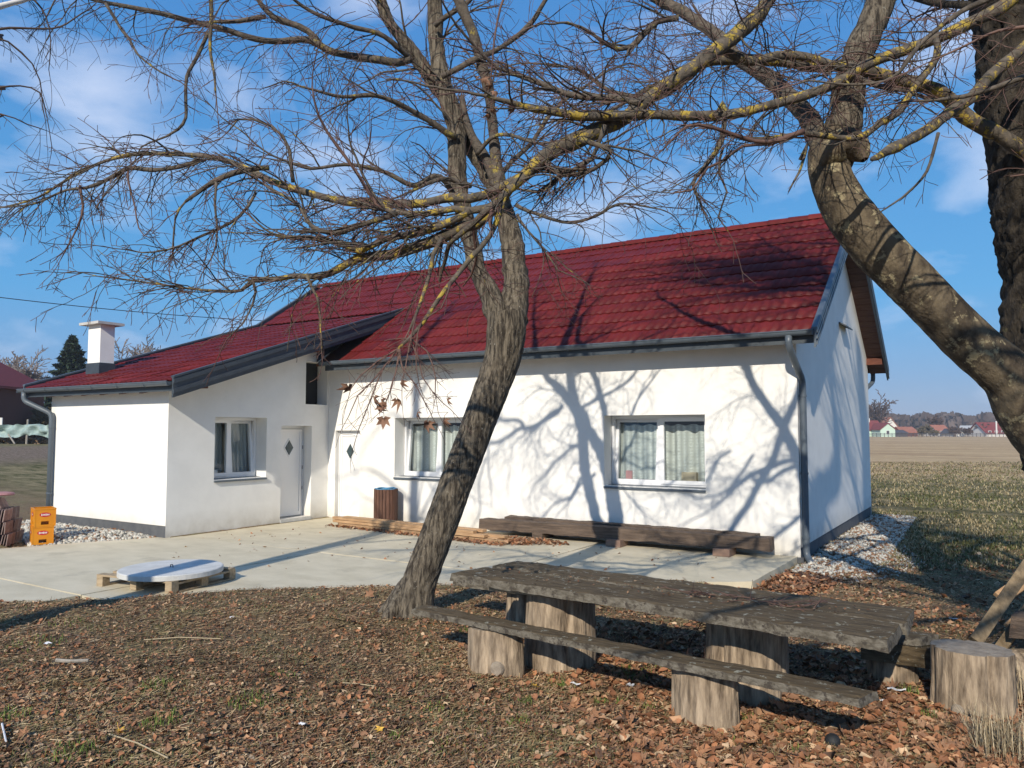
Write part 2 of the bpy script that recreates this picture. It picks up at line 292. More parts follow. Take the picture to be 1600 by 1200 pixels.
def groundmat():
    m = bpy.data.materials.new('ground_soil_grass'); m.use_nodes = True; n = m.node_tree; N = n.nodes; Lk = n.links.new; b = N['Principled BSDF']
    b.inputs['Roughness'].default_value = .97; b.inputs['Specular IOR Level'].default_value = .1
    g = N.new('ShaderNodeNewGeometry'); s = N.new('ShaderNodeSeparateXYZ'); Lk(g.outputs['Position'], s.inputs[0])
    def nz(scale, det=8, ro=.65, st=None):
        t = N.new('ShaderNodeTexNoise'); t.inputs['Scale'].default_value = scale; t.inputs['Detail'].default_value = det; t.inputs['Roughness'].default_value = ro
        if st: mpn = N.new('ShaderNodeMapping'); mpn.inputs['Scale'].default_value = st; Lk(g.outputs['Position'], mpn.inputs[0]); Lk(mpn.outputs[0], t.inputs[0])
        else: Lk(g.outputs['Position'], t.inputs[0])
        return t.outputs[0]
    def ramp(src, pts):
        r = N.new('ShaderNodeValToRGB'); e = r.color_ramp.elements
        while len(e) < len(pts): e.new(.5)
        for k, (p, c) in enumerate(pts): e[k].position = p; e[k].color = (*c, 1)
        Lk(src, r.inputs[0]); return r.outputs[0]
    def mixc(f, a_, b_):
        x = N.new('ShaderNodeMix'); x.data_type = 'RGBA'; Lk(f, x.inputs[0]); Lk(a_, x.inputs[6]); Lk(b_, x.inputs[7]); return x.outputs[2]
    def band(src, lo, hi):
        r = N.new('ShaderNodeMapRange'); r.inputs[1].default_value = lo; r.inputs[2].default_value = hi; Lk(src, r.inputs[0]); return r.outputs[0]
    def madd(a_, k, b_):
        x = N.new('ShaderNodeMath'); x.operation = 'MULTIPLY_ADD'; x.inputs[1].default_value = k; Lk(a_, x.inputs[0]); Lk(b_, x.inputs[2]); return x.outputs[0]
    soil = ramp(nz(22, 10, .75), [(.3, (.10, .068, .040)), (.5, (.22, .155, .092)), (.7, (.40, .29, .18))])
    moss = ramp(nz(40, 10, .75), [(.3, (.12, .105, .05)), (.7, (.33, .28, .15))])
    near = mixc(band(nz(1.5), .50, .66), soil, moss)
    lawn = mixc(band(nz(.9, 10, .72, (1, 2.2, 1)), .40, .60), ramp(nz(30), [(.3, (.05, .052, .018)), (.7, (.12, .115, .045))]), ramp(nz(26), [(.3, (.20, .155, .085)), (.7, (.38, .31, .175))]))
    field = mixc(band(nz(.15, 10, .8, (.35, 1, 1)), .42, .58), ramp(nz(1.2, 10, .8, (.5, 1, 1)), [(.38, (.31, .195, .105)), (.62, (.48, .33, .185))]), ramp(nz(1.6, 10, .8, (.5, 1, 1)), [(.38, (.43, .29, .155)), (.62, (.66, .49, .285))]))
    yn = madd(nz(.45), 3.0, s.outputs[1])
    x1 = mixc(band(yn, -.6, 2.6), near, lawn)
    x2 = mixc(band(yn, 21.5, 26.0), x1, field)
    # the left yard: leaf strewn strip across the lawn behind the annex
    lf = ramp(nz(9, 8, .8), [(.40, (.10, .08, .05)), (.6, (.30, .22, .17))])
    lstrip = N.new('ShaderNodeMath'); lstrip.operation = 'MULTIPLY'
    wx = madd(nz(.4), 3.5, s.outputs[0]); c1 = band(wx, -29, -33); c2 = band(wx, -45, -41)
    Lk(c1, lstrip.inputs[0]); Lk(c2, lstrip.inputs[1])
    x3 = mixc(lstrip.outputs[0], x2, lf)
    Lk(x3, b.inputs['Base Color'])
    bp = N.new('ShaderNodeBump'); bp.inputs['Strength'].default_value = .9; bp.inputs['Distance'].default_value = .05; Lk(nz(16, 10, .75), bp.inputs['Height']); Lk(bp.outputs[0], b.inputs['Normal'])
    return m
tag(fromarr('ground', V, F, groundmat(), smooth=True), kind='structure')
# concrete yard, cast in separate slabs with joints
yard = tag(MB().box(-9.68, -.06, -.6, -.02, -.20, -.13).build('concrete_yard', CONC), kind='structure')
def clip(poly, ax, v, keep_less):
    out = []
    for k in range(len(poly)):
        p, q = poly[k], poly[(k+1) % len(poly)]; ip = (p[ax] < v) == keep_less; iq = (q[ax] < v) == keep_less
        if ip: out.append(p)
        if ip != iq: t = (v-p[ax])/(q[ax]-p[ax]); out.append((p[0]+t*(q[0]-p[0]), p[1]+t*(q[1]-p[1])))
    return out
def rag(poly, amp, seed):
    out = []
    for k in range(len(poly)):
        p, q = Vector(poly[k]), Vector(poly[(k+1) % len(poly)]); n = max(1, int((q-p).length/.25)); nn = Vector((-(q-p).y, (q-p).x)).normalized()
        for t in range(n):
            r = p+(q-p)*t/n
            if t: r = r+nn*amp*noise.noise(Vector((r.x*2.1, r.y*2.1, seed)))
            out.append((r.x, r.y))
    return out
ys = [.5, -3.48, -7.1, -13]; xs = [-20, -9.66, -6.3, -3.1, .5]
for a_ in range(3):
    for b_ in range(4):
        q = clip(clip(clip(clip(SLABPOLY, 1, ys[a_]-.012, True), 1, ys[a_+1]+.012, False), 0, xs[b_]+.010, False), 0, xs[b_+1]-.010, True)
        ar = abs(sum(q[k][0]*q[(k+1) % len(q)][1]-q[(k+1) % len(q)][0]*q[k][1] for k in range(len(q))))/2 if len(q) > 2 else 0
        if ar < .3: continue
        dz = -.004*((a_+b_) % 2)
        MB().prism([(x, y, -.13) for x, y in rag(q, .018, a_*5+b_)], (0, 0, .13+dz)).build('slab', CONC, yard)
# ================================================================ THE HOUSE
XA, A_, L, D = -9.70, 3.80, 13.57, 7.5
S1 = .651; ZE, YE = 3.30, -.40; OX = .345; YR = 3.75
def zm(y): return ZE+S1*(y-YE) if y <= YR else ZE+S1*(2*YR-y-YE)      # top of the main roof
S2 = .33; YA, ZA = -4.10, 2.70
def za(y): return ZA+S2*(y-YA)
YK = (ZA-S2*YA-ZE+S1*YE)/(S1-S2)
house = thing('house', 'long white rendered single storey house with dark red tiled gable roof and projecting lower annex', 'house', (-5, 1, 0))
TH = .10
WIN = dict(m1=(-3.17, -1.41, .92, 2.105), m2=(-7.83, -6.05, .92, 2.105), b=(-2.85, -1.66, .94, 2.10))
DOORM = (-9.49, -8.78, 0.0, 1.85); DOORB = (-1.29, -.48, .07, 1.945); VENT = (-.665, -.055, 2.40, 3.30)
ztop = lambda y: zm(y)-TH-.02
wm = MB(); wallgrid(wm, lambda u, z: (u, 0, z), (0, 1, 0), XA, 0, -.12, ztop(0), [WIN['m1'], WIN['m2'], (*DOORM, .10)], .30); wm.build('wall', W_, house)
wb = MB(); zb = za(-A_)-TH-.02
wallgrid(wb, lambda u, z: (XA, u, z), (-1, 0, 0), -A_, 0, -.02, zb, [WIN['b'], (*DOORB, .24), (VENT[0], VENT[1], VENT[2], zb)], .30)
# the sloping top of that wall, left and right of the attic opening
for (ya, yb) in ((-A_, VENT[0]), (VENT[1], 0)):
    wb.add([(XA, ya, zb), (XA, yb, zb), (XA, yb, za(yb)-TH-.02), (XA, ya, za(ya)-TH-.02)], [(0, 1, 2, 3)])
wb.add([(XA, VENT[0], VENT[3]), (XA, VENT[1], VENT[3]), (XA, VENT[1], za(VENT[1])-TH-.02), (XA, VENT[0], za(VENT[0])-TH-.02)], [(0, 1, 2, 3)])
wb.add([(XA, VENT[1], zb), (XA, VENT[1], VENT[3]), (XA-.3, VENT[1], VENT[3]), (XA-.3, VENT[1], zb)], [(0, 1, 2, 3)])
wb.add([(XA, VENT[0], zb), (XA, VENT[0], VENT[3]), (XA-.3, VENT[0], VENT[3]), (XA-.3, VENT[0], zb)], [(0, 1, 2, 3)])
wb.add([(XA, VENT[0], VENT[3]), (XA, VENT[1], VENT[3]), (XA-.3, VENT[1], VENT[3]), (XA-.3, VENT[0], VENT[3])], [(0, 1, 2, 3)])
wb.build('wall', W_, house)
MB().box(XA-.34, XA-.302, VENT[0]-.05, VENT[1]-.002, VENT[2]-.05, VENT[3]+.05).build('attic_opening_back', DARK, house)
wa = MB(); wallgrid(wa, lambda u, z: (u, -A_, z), (0, 1, 0), -L, XA, .20, za(-A_)-TH-.02, [], .1); wa.build('wall', W_, house)
# right gable with a small attic vent hood, left gable, back wall
zt = lambda y: zm(y)-TH-.02
g = MB(); g.add([(0, 0, .12), (0, D, .12), (0, D, zt(D)), (0, YR, zt(YR)), (0, 0, zt(0))], [(0, 1, 2, 3, 4)]); g.build('wall', W_, house)
g = MB(); g.add([(-L, -A_, 0), (-L, D, 0), (-L, D, zt(D)), (-L, YR, zt(YR)), (-L, YK, zt(YK)), (-L, -A_, za(-A_)-TH-.02)], [(0, 1, 2, 3, 4, 5)]); g.build('wall', W_, house)
MB().quad((-L, D, -.1), (0, D, -.1), (0, D, zt(D)), (-L, D, zt(D))).build('wall', W_, house)
pl = MB(); pl.box(-L-.0, XA-.004, -A_+.012, -A_+.05, -.15, .20).build('plinth', PLINTH, house)
MB().box(-.05, -.014, .012, D-.01, -.2, .12).build('plinth', PLINTH, house)
MB().box(-.10, .05, -.06, .10, -.14, -.015).build('plinth', PLINTH, house)      # step of plinth at the corner
# cladding of the small cheek between the two roof planes
k = MB(); k.add([(XA+.012, YE+.02, zm(YE)), (XA+.012, YK, zm(YK)), (XA+.012, YE+.02, za(YE)-TH)], [(0, 1, 2)]); k.build('cheek_cladding', TRIMD, house)
# ---- roof: boarding underneath, then tiles
xl, xr = -L-.39, OX
XB = -9.06          # right hand verge of the annex roof
rf = MB()
def slab(x0, x1, y0, z0, y1, z1, th=.05, drop=.045):
    rf.prism([(x0, y0, z0-drop), (x0, y1, z1-drop), (x0, y1, z1-drop-th), (x0, y0, z0-drop-th)], (x1-x0, 0, 0))
slab(xl, xr, YK+.0, zm(YK), YR, zm(YR)); slab(XA+.02, xr, YE, zm(YE), YK, zm(YK)); slab(xl, xr, YR+.001, zm(YR), 2*YR-YE, ZE)
slab(xl, XB, YA, ZA, YK-.001, za(YK))
roof = rf.build('roof', SOFF, house)
TW = .30
def tile_mesh(length, name):
    m = MB(); n = 10; prof = []
    for k in range(n+1):
        u = k/n; x = u*(TW+.012); prof.append((x, .009*math.cos(u*4*math.pi)))
    vs = []
    for (x, z) in prof: vs.append((x, 0, z+.024))
    for (x, z) in prof: vs.append((x, length, z*.9+.004))
    for (x, z) in prof: vs.append((x, 0.0, z+.004))
    N1 = n+1; fs = [(k, k+1, N1+k+1, N1+k) for k in range(n)]+[(2*N1+k, 2*N1+k+1, k+1, k) for k in range(n)]
    me = bpy.data.meshes.new(name); me.from_pydata(vs, [], fs); me.materials.append(TILE)
    me.polygons.foreach_set('use_smooth', [True]*n+[False]*n); me.update(); return me, np.array(vs), fs
tiles = []      # (x, y, z, slope, kind)
rl = math.hypot(1, S1); GA = (YR-.06-(YE-.05))*rl/12
def rows(y0, z0, s, n, gauge, x0, x1, mk, skip=None):
    c = 1/math.hypot(1, s)
    for r_ in range(n):
        y = y0+r_*gauge*c; z = z0+s*(y-y0); x = x1-TW
        while x > x0-.02:
            if not (skip and skip(x, y)): tiles.append((x, y, z, s, mk))
            x -= TW
def skipm(x, y): return x < XB-.12 and y < YK-.18
rows(YE-.05, zm(YE-.05), S1, 12, GA, xl, xr-.015, 0, skipm)
GB = GA*.94; nB = int((YK-YA+.1)*math.hypot(1, S2)/GB)
GB = (YK-.02-(YA-.05))*math.hypot(1, S2)/nB
rows(YA-.05, za(YA-.05), S2, nB, GB, xl, XB-.02, 1)
tm = [tile_mesh(GA+.05, 'roof_tile'), tile_mesh(GB+.05, 'roof_tile')]
tiles.sort(key=lambda t: (Vector(t[:3])-C).length)
wr = wloc(roof); restV, restF = [], []
for q, (x, y, z, s, mk) in enumerate(tiles):
    an = math.atan(s); jit = random.uniform(-.0035, .0035)
    if q < 298:
        o = bpy.data.objects.new('roof_tile', tm[mk][0]); link(o); o.parent = roof
        o.location = Vector((x, y, z+jit))-wr; o.rotation_euler = (an+random.uniform(-.008, .008), random.uniform(-.006, .006), random.uniform(-.006, .006))
    else:
        vv = tm[mk][1]; c_, s_ = math.cos(an), math.sin(an); b = len(restV)
        restV += [(x+p[0], y+p[1]*c_-p[2]*s_, z+jit+p[1]*s_+p[2]*c_) for p in vv]; restF += [tuple(i_+b for i_ in f) for f in tm[mk][2]]
tag(fromarr('roof_tile', restV, restF, TILE, roof), kind='stuff')
# back slope tiles as one sheet of courses
bk = MB(); c_ = 1/rl
for r_ in range(12):
    y = 2*YR-YE+.05-r_*GA*c_; z = zm(y); y2 = y-(GA+.03)*c_; z2 = zm(y2)
    bk.quad((xl, y, z+.03), (xr, y, z+.03), (xr, y2, z2+.004), (xl, y2, z2+.004)); bk.quad((xl, y, z), (xr, y, z), (xr, y, z+.03), (xl, y, z+.03))
tag(bk.build('roof_tile', TILE, roof), kind='stuff')
rc = MB(); rc.add([(0, .13*math.cos(a), .10*math.sin(a)) for a in np.linspace(-.25, math.pi+.25, 9)] + [(.42, .115*math.cos(a), .088*math.sin(a)) for a in np.linspace(-.25, math.pi+.25, 9)]
       + [(0, .115*math.cos(a), .088*math.sin(a)) for a in np.linspace(-.25, math.pi+.25, 9)], [(k, k+1, 10+k, 9+k) for k in range(8)]+[(18+k, 19+k, k+1, k) for k in range(8)])
rm = bpy.data.meshes.new('ridge_tile'); rm.from_pydata(rc.v, [], rc.f); rm.materials.append(TILE); rm.update()
x = xl
while x < xr-.1:
    o = bpy.data.objects.new('ridge_tile', rm); link(o); o.parent = roof; o.location = Vector((x, YR, zm(YR)-.02))-wr; x += .385
# ---- verges
def barge(parent, name, x, y0, z0, y1, z1, hgt, th, m, ribs=0, out=1):
    b = MB(); n = Vector((0, -(z1-z0), y1-y0)).normalized()
    P0, P1 = Vector((x, y0, z0)), Vector((x, y1, z1)); up = Vector((0, 0, 1))
    b.prism([P0+up*.05, P1+up*.05, P1-up*(hgt-.05), P0-up*(hgt-.05)], (th*out, 0, 0))
    for k in range(ribs):
        f0 = .05-hgt*(k+.12)/ribs; f1 = .05-hgt*(k+.58)/ribs
        b.prism([P0+up*f0+Vector((th*out+.001, 0, 0)), P1+up*f0+Vector((th*out+.001, 0, 0)), P1+up*f1+Vector((th*out+.001, 0, 0)), P0+up*f1+Vector((th*out+.001, 0, 0))], (.022*out, 0, 0))
    b.prism([P0+up*.052-Vector((.03*out, 0, 0)), P1+up*.052-Vector((.03*out, 0, 0)), P1+up*.085-Vector((.03*out, 0, 0)), P0+up*.085-Vector((.03*out, 0, 0))], ((th+.05)*out, 0, 0))
    return b.build(name, m, parent)
barge(roof, 'barge_board', xr+.002, YE-.10, zm(YE-.10), YR, zm(YR), .26, .03, TRIM, 3)
barge(roof, 'barge_board', xr+.002, 2*YR-YE+.10, zm(2*YR-YE+.10), YR+.002, zm(YR), .26, .03, TRIM, 3)
barge(roof, 'barge_board', XB+.002, YA-.08, za(YA-.08), YK+.1, za(YK+.1), .33, .035, TRIMD, 2)
barge(roof, 'barge_board', xl-.002, YR, zm(YR), YK, zm(YK), .22, .03, TRIM, 0, -1)
barge(roof, 'barge_board', xl-.002, YA-.05, za(YA-.05), YK-.002, za(YK), .22, .03, TRIM, 0, -1)
# soffit of the annex verge (dark), purlin ends
MB().prism([(XA+.015, YA, ZA-.105), (XB-.002, YA, ZA-.105), (XB-.002, YK-.2, za(YK-.2)-.105), (XA+.015, YK-.2, za(YK-.2)-.105)], (0, 0, -.02)).build('soffit', TRIMD, roof)
for y in (-3.55, -.95, ):
    MB().box(XA-.02, XB-.02, y-.08, y+.08, za(y)-.30, za(y)-.145).build('purlin_end', WOODB, roof)
for y in (YR*2-.1, .05):
    MB().box(-.02, OX-.02, y-.08, y+.08, zm(y)-.27, zm(y)-.125).build('purlin_end', WOODB, roof)
# soffit boards of the right gable overhang, one by one
nb = 26
for k in range(nb):
    for side in (1, 0):
        t0, t1 = k/nb, (k+.9)/nb; ya, yb = (YR+(2*YR-YE-YR)*t0, YR+(2*YR-YE-YR)*t1) if side else (YR-(YR-YE)*t0, YR-(YR-YE)*t1)
        MB().prism([(.003, ya, zm(ya)-.110), (.003, yb, zm(yb)-.110), (.003, yb, zm(yb)-.125), (.003, ya, zm(ya)-.125)], (OX-.005, 0, 0)).build('soffit_board', SOFF, roof)
# rafters under the eaves
xr_ = -.45
while xr_ > XB+.2:
    b = MB(); b.prism([(xr_, YE+.06, zm(YE+.06)-.105), (xr_, .0, zm(0)-.105), (xr_, .0, zm(0)-.25), (xr_, YE+.06, zm(YE+.06)-.21)], (.11, 0, 0)); b.build('rafter', WOODB, roof); xr_ -= .92
xr_ = XA-.5
while xr_ > -L-.3:
    b = MB(); b.prism([(xr_, YA+.06, za(YA+.06)-.105), (xr_, -A_-.001, za(-A_)-.105), (xr_, -A_-.001, za(-A_)-.25), (xr_, YA+.06, za(YA+.06)-.22)], (.12, 0, 0)); b.build('rafter', WOODB, roof); xr_ -= .62
xr_ = -1
while xr_ > -L: 
    b = MB(); y = 2*YR-YE-.06; b.prism([(xr_, y, zm(y)-.105), (xr_, D, zm(D)-.105), (xr_, D, zm(D)-.25), (xr_, y, zm(y)-.21)], (.11, 0, 0)); b.build('rafter', WOODB, roof); xr_ -= .92
# ---- gutters and downpipes
def gutter(x0, x1, y, z, r=.065):
    b = MB(); n = 9; vs = []
    for x in (x0, x1):
        for k in range(n):
            a = math.pi+math.pi*k/(n-1); vs.append((x, y+r*math.cos(a), z+r*math.sin(a)))
        for k in range(n):
            a = 2*math.pi-math.pi*k/(n-1); vs.append((x, y+(r-.008)*math.cos(a), z+(r-.008)*math.sin(a)))
    m_ = 2*n; b.add(vs, [(k, (k+1) % m_, m_+(k+1) % m_, m_+k) for k in range(m_)]+[tuple(range(m_)), tuple(range(m_, 2*m_))])
    b.tube([(x0, y-r, z+.004), (x1, y-r, z+.004)], .011, 6)
    b.box(x0, x0+.012, y-r, y+r, z-r, z+.002); b.box(x1-.012, x1, y-r, y+r, z-r, z+.002)
    g_ = b.build('gutter', TRIM, house)
    x = x0+.25
    while x < x1:
        q = MB(); q.tube([(x, y+.04, z+.03)]+[(x, y+(r+.006)*math.cos(a), z+(r+.006)*math.sin(a)) for a in np.linspace(2*math.pi, math.pi, 7)], .007, 4); q.build('gutter_bracket', TRIM, g_); x += .8
    return g_
gm = gutter(XA+.25, OX+.0, YE-.09, ZE-.03); ga = gutter(xl-.04, XB-.02, YA-.10, ZA-.04); gb = gutter(xl, xr, 2*YR-YE+.09, ZE-.03)
MB().box(XA+.3, OX-.01, YE-.018, YE-.002, ZE-.20, ZE-.04).build('fascia', TRIMD, house)
MB().box(xl+.01, XB-.02, YA-.018, YA-.002, ZA-.19, ZA-.04).build('fascia', TRIMD, house)
def pipe(pts, r=.05, parent=gm):
    P = [Vector(p) for p in pts]; out = [P[0]]
    for k in range(1, len(P)-1):
        a, b, c = P[k-1], P[k], P[k+1]; r_ = min(.10, (a-b).length*.45, (c-b).length*.45)
        p0 = b+(a-b).normalized()*r_; p1 = b+(c-b).normalized()*r_
        out += [p0*(1-t)**2+b*2*t*(1-t)+p1*t*t for t in (0, .25, .5, .75, 1)]
    out.append(P[-1]); b = MB(); b.tube(out, r, 14); dp = b.build('downpipe', TRIM, house, smooth=True); return dp
d1 = pipe([(.0, YE-.09, ZE-.08), (.0, YE-.09, ZE-.24), (.065, .065, ZE-.70), (.065, .065, .0), (.17, -.07, -.085)])
for z in (2.35, 1.2, .25): MB().tube([(.065, .065, z), (.065, .065, z+.03)], .058, 14).build('pipe_clip', TRIM, d1)
d2 = pipe([(xl+.12, YA-.10, ZA-.08), (xl+.12, YA-.10, ZA-.26), (-L+.16, -A_-.07, ZA-.52), (-L+.16, -A_-.07, -.05)])
for z in (1.9, .6): MB().tube([(-L+.16, -A_-.07, z), (-L+.16, -A_-.07, z+.03)], .058, 14).build('pipe_clip', TRIM, d2)
d3 = pipe([(.05, 2*YR-YE+.09, ZE-.08), (.05, 2*YR-YE+.09, ZE-.30), (-.12, D+.06, ZE-.55), (-.12, D+.06, 0)])
# small metal vent hood on the gable
MB().prism([(.003, 3.75, 3.93), (.13, 3.75, 3.86), (.13, 3.75, 3.835), (.003, 3.75, 3.90)], (0, .8, 0)).build('vent_hood', TRIMD, house)
# ---- chimney on the annex roof
ch = MB(); cx0, cx1, cy0, cy1 = -13.41, -12.96, -3.20, -2.90
chim = ch.box(cx0, cx1, cy0, cy1, za(cy0)-.1, 4.02).build('chimney', W_, roof)
MB().box(cx0-.13, cx1+.13, cy0-.13, cy1+.13, 4.022, 4.075).build('chimney_cap', CHIMC, chim)
MB().box(cx0-.02, cx1+.02, cy0-.02, cy1+.02, za(cy0)-.1, za(cy1)+.14).build('chimney_flashing', TRIMD, chim)
# ---- windows and doors
def window(M, w_, h_, tilt, sillm=TRIM, curtain=True, mull=.5, cw=1.0):
    """local: x along the wall, y inward, z up; origin at lower left of the opening, frame plane at y=0. M: placement matrix"""
    def bld(mb, name, m, parent, M2=None, smooth=False):
        T_ = M if M2 is None else M @ M2
        mb.v = [tuple(T_ @ Vector(v)) for v in mb.v]; return mb.build(name, m, parent, smooth)
    f = MB(); fw = .055
    f.box(.004, fw, 0, .07, .004, h_-.004); f.box(w_-fw, w_-.004, 0, .07, .004, h_-.004); f.box(fw, w_-fw, 0, .07, h_-fw, h_-.004); f.box(fw, w_-fw, 0, .07, .004, fw)
    xm = w_*mull; f.box(xm-.028, xm+.028, .002, .068, fw, h_-fw)
    W = bld(f, 'window', PVC, house)
    for k, (a, b) in enumerate(((fw-.012, xm-.02), (xm+.02, w_-fw+.012))):
        s = MB(); z0, z1 = fw-.012, h_-fw+.012; sw = .062; hh = z1-z0; ww = b-a
        s.box(0, sw, -.018, .045, 0, hh); s.box(ww-sw, ww, -.018, .045, 0, hh); s.box(sw, ww-sw, -.018, .045, 0, sw); s.box(sw, ww-sw, -.018, .045, hh-sw, hh)
        T = Matrix.Translation((a, 0, z0))
        if k == tilt: T = T @ Matrix.Rotation(-R(5.5), 4, 'X') @ Matrix.Translation((0, .02, 0))
        so = bld(s, 'sash', PVC, W, T)
        p = MB(); p.box(sw-.008, ww-sw+.008, .008, .014, sw-.008, hh-sw+.008); bld(p, 'pane', GLASS, W, T)
    s = MB(); s.prism([(-.0, -.335, -.012), (-.0, .0, .012), (-.0, .0, -.014), (-.0, -.335, -.045)], (w_, 0, 0)); bld(s, 'sill', sillm, W)
    if curtain:
        c = MB(); n = 60; vs = []
        for k in range(n+1):
            u = k/n; x = .06+(w_-.12)*u; y = .16+.022*math.sin(u*55)+.02*math.sin(u*23+1)
            for z in (.10, h_*.45, h_-.16): vs.append((x, y+.015*math.sin(u*31+z), z+.012*math.sin(u*40)*(1 if z > h_*.6 else 0)))
        c.add(vs, [(k*3+q, k*3+3+q, k*3+4+q, k*3+1+q) for k in range(n) for q in range(2)]); bld(c, 'curtain', LACE if curtain is True else curtain, W, smooth=True)
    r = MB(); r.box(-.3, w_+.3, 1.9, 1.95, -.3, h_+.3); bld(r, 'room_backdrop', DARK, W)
    return W
MF = lambda x, z: Matrix.Translation((x, .30, z))
MWB = lambda y, z: Matrix.Translation((XA-.30, y, z)) @ Matrix.Rotation(R(90), 4, 'Z')
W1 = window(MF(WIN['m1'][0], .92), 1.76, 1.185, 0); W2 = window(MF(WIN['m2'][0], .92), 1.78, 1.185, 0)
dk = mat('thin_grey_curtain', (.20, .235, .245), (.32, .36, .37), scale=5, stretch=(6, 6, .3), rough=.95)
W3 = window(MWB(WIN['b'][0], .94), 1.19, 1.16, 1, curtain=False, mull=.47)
cu = MB()
for (a, b) in ((.07, .50), (.64, 1.10)):
    n = 18; vs = []
    for k in range(n+1):
        u = a+(b-a)*k/n
        for z in (.08, 1.05): vs.append(tuple(MWB(WIN['b'][0], .94) @ Vector((u+(.05 if z < .5 else 0), .17+.02*math.sin(k*1.9), z))))
    cu.add(vs, [(k*2, k*2+2, k*2+3, k*2+1) for k in range(n)])
cu.build('curtain', dk, W3, smooth=True)
# small things standing on the inner sills
bx = MB(); bx.box(-1.95, -1.70, .40, .50, 1.00, 1.16); bx.build('cardboard_box', mat('pale_cardboard', (.50, .42, .30), rough=.9), W1)
bx = MB(); bx.box(-2.95, -2.84, .40, .44, 1.02, 1.16); bx.build('card', mat('pink_card', (.50, .25, .24), rough=.9), W1)
bx = MB(); bx.box(XA-.45, XA-.38, WIN['b'][0]+.22, WIN['b'][0]+.36, 1.0, 1.10); bx.build('cup', PVC, W3)
def door(M, w_, h_, hinge_left):
    def bld(mb, name, m, parent):
        mb.v = [tuple(M @ Vector(v)) for v in mb.v]; return mb.build(name, m, parent)
    f = MB(); f.box(.003, .06, 0, .07, 0, h_-.003); f.box(w_-.06, w_-.003, 0, .07, 0, h_-.003); f.box(.06, w_-.06, 0, .07, h_-.065, h_-.003); f.box(.06, w_-.06, .01, .07, 0, .02)
    Dd = bld(f, 'door', PVC, house)
    lf = MB(); x0, x1, z0, z1 = .064, w_-.064, .024, h_-.069
    lf.box(x0, x1, -.006, .05, z0, z1)
    for (a, b, c, d) in ((x0+.0, x0+.055, z0, z1), (x1-.055, x1, z0, z1), (x0+.055, x1-.055, z0, z0+.07), (x0+.055, x1-.055, z1-.055, z1)): lf.box(a, b, -.020, -.007, c, d)
    bld(lf, 'door_leaf', DOORW, Dd)
    sl = MB()
    for (a, b2, c, d2) in ((x0-.007, x0-.0005, z0, z1+.006), (x1+.0005, x1+.007, z0, z1+.006), (x0, x1, z1+.0005, z1+.007), (x0, x1, z0-.010, z0-.001)): sl.box(a, b2, -.0225, -.008, c, d2)
    for k in (.55, .98, 1.41): sl.box(x1+.010, x1+.030, -.022, -.001, k*h_/1.9, k*h_/1.9+.075)
    bld(sl, 'door_seal', SEAL, Dd)
    cx_, cz = w_*.5, h_*.76; dd = MB(); a = .115; b = .165
    dd.prism([(cx_-a, -.012, cz), (cx_, -.012, cz-b), (cx_+a, -.012, cz), (cx_, -.012, cz+b)], (0, .004, 0)); bld(dd, 'diamond_pane', mat('dark_door_glass', (.03, .05, .055), (.06, .09, .10), scale=12, rough=.1, spec=.6), Dd)
    for (q, w2) in ((1.16, .012),):
        fr = MB()
        P = [(cx_-a*q, cz), (cx_, cz-b*q), (cx_+a*q, cz), (cx_, cz+b*q)]; Q = [(cx_-a, cz), (cx_, cz-b), (cx_+a, cz), (cx_, cz+b)]
        for k in range(4):
            p, p2, q2, q1 = P[k], P[(k+1) % 4], Q[(k+1) % 4], Q[k]; fr.prism([(p[0], -.018, p[1]), (p2[0], -.018, p2[1]), (q2[0], -.018, q2[1]), (q1[0], -.018, q1[1])], (0, .011, 0))
        bld(fr, 'diamond_trim', PVC, Dd)
    return Dd
    hx = x0+.07 if not hinge_left else x1-.07
    hd = MB(); hd.box(hx-.012, hx+.012, -.03, -.021, .93, 1.10); hd.tube([(hx, -.03, 1.05), (hx, -.065, 1.05), (hx+(.11 if not hinge_left else -.11), -.065, 1.05)], .009, 8); bld(hd, 'handle', mat('door_metal', (.5, .5, .5), rough=.3, metallic=.8), Dd)
    return Dd
door(Matrix.Translation((DOORM[0], .10, 0.005)), .71, 1.845, True)
door(Matrix.Translation((XA-.24, DOORB[0], .07)) @ Matrix.Rotation(R(90), 4, 'Z'), .81, 1.875, False)
MB().box(XA-.24, XA+.015, DOORB[0]-.0, DOORB[1]+.0, -.0, .068).build('door_step', CONCW, house)
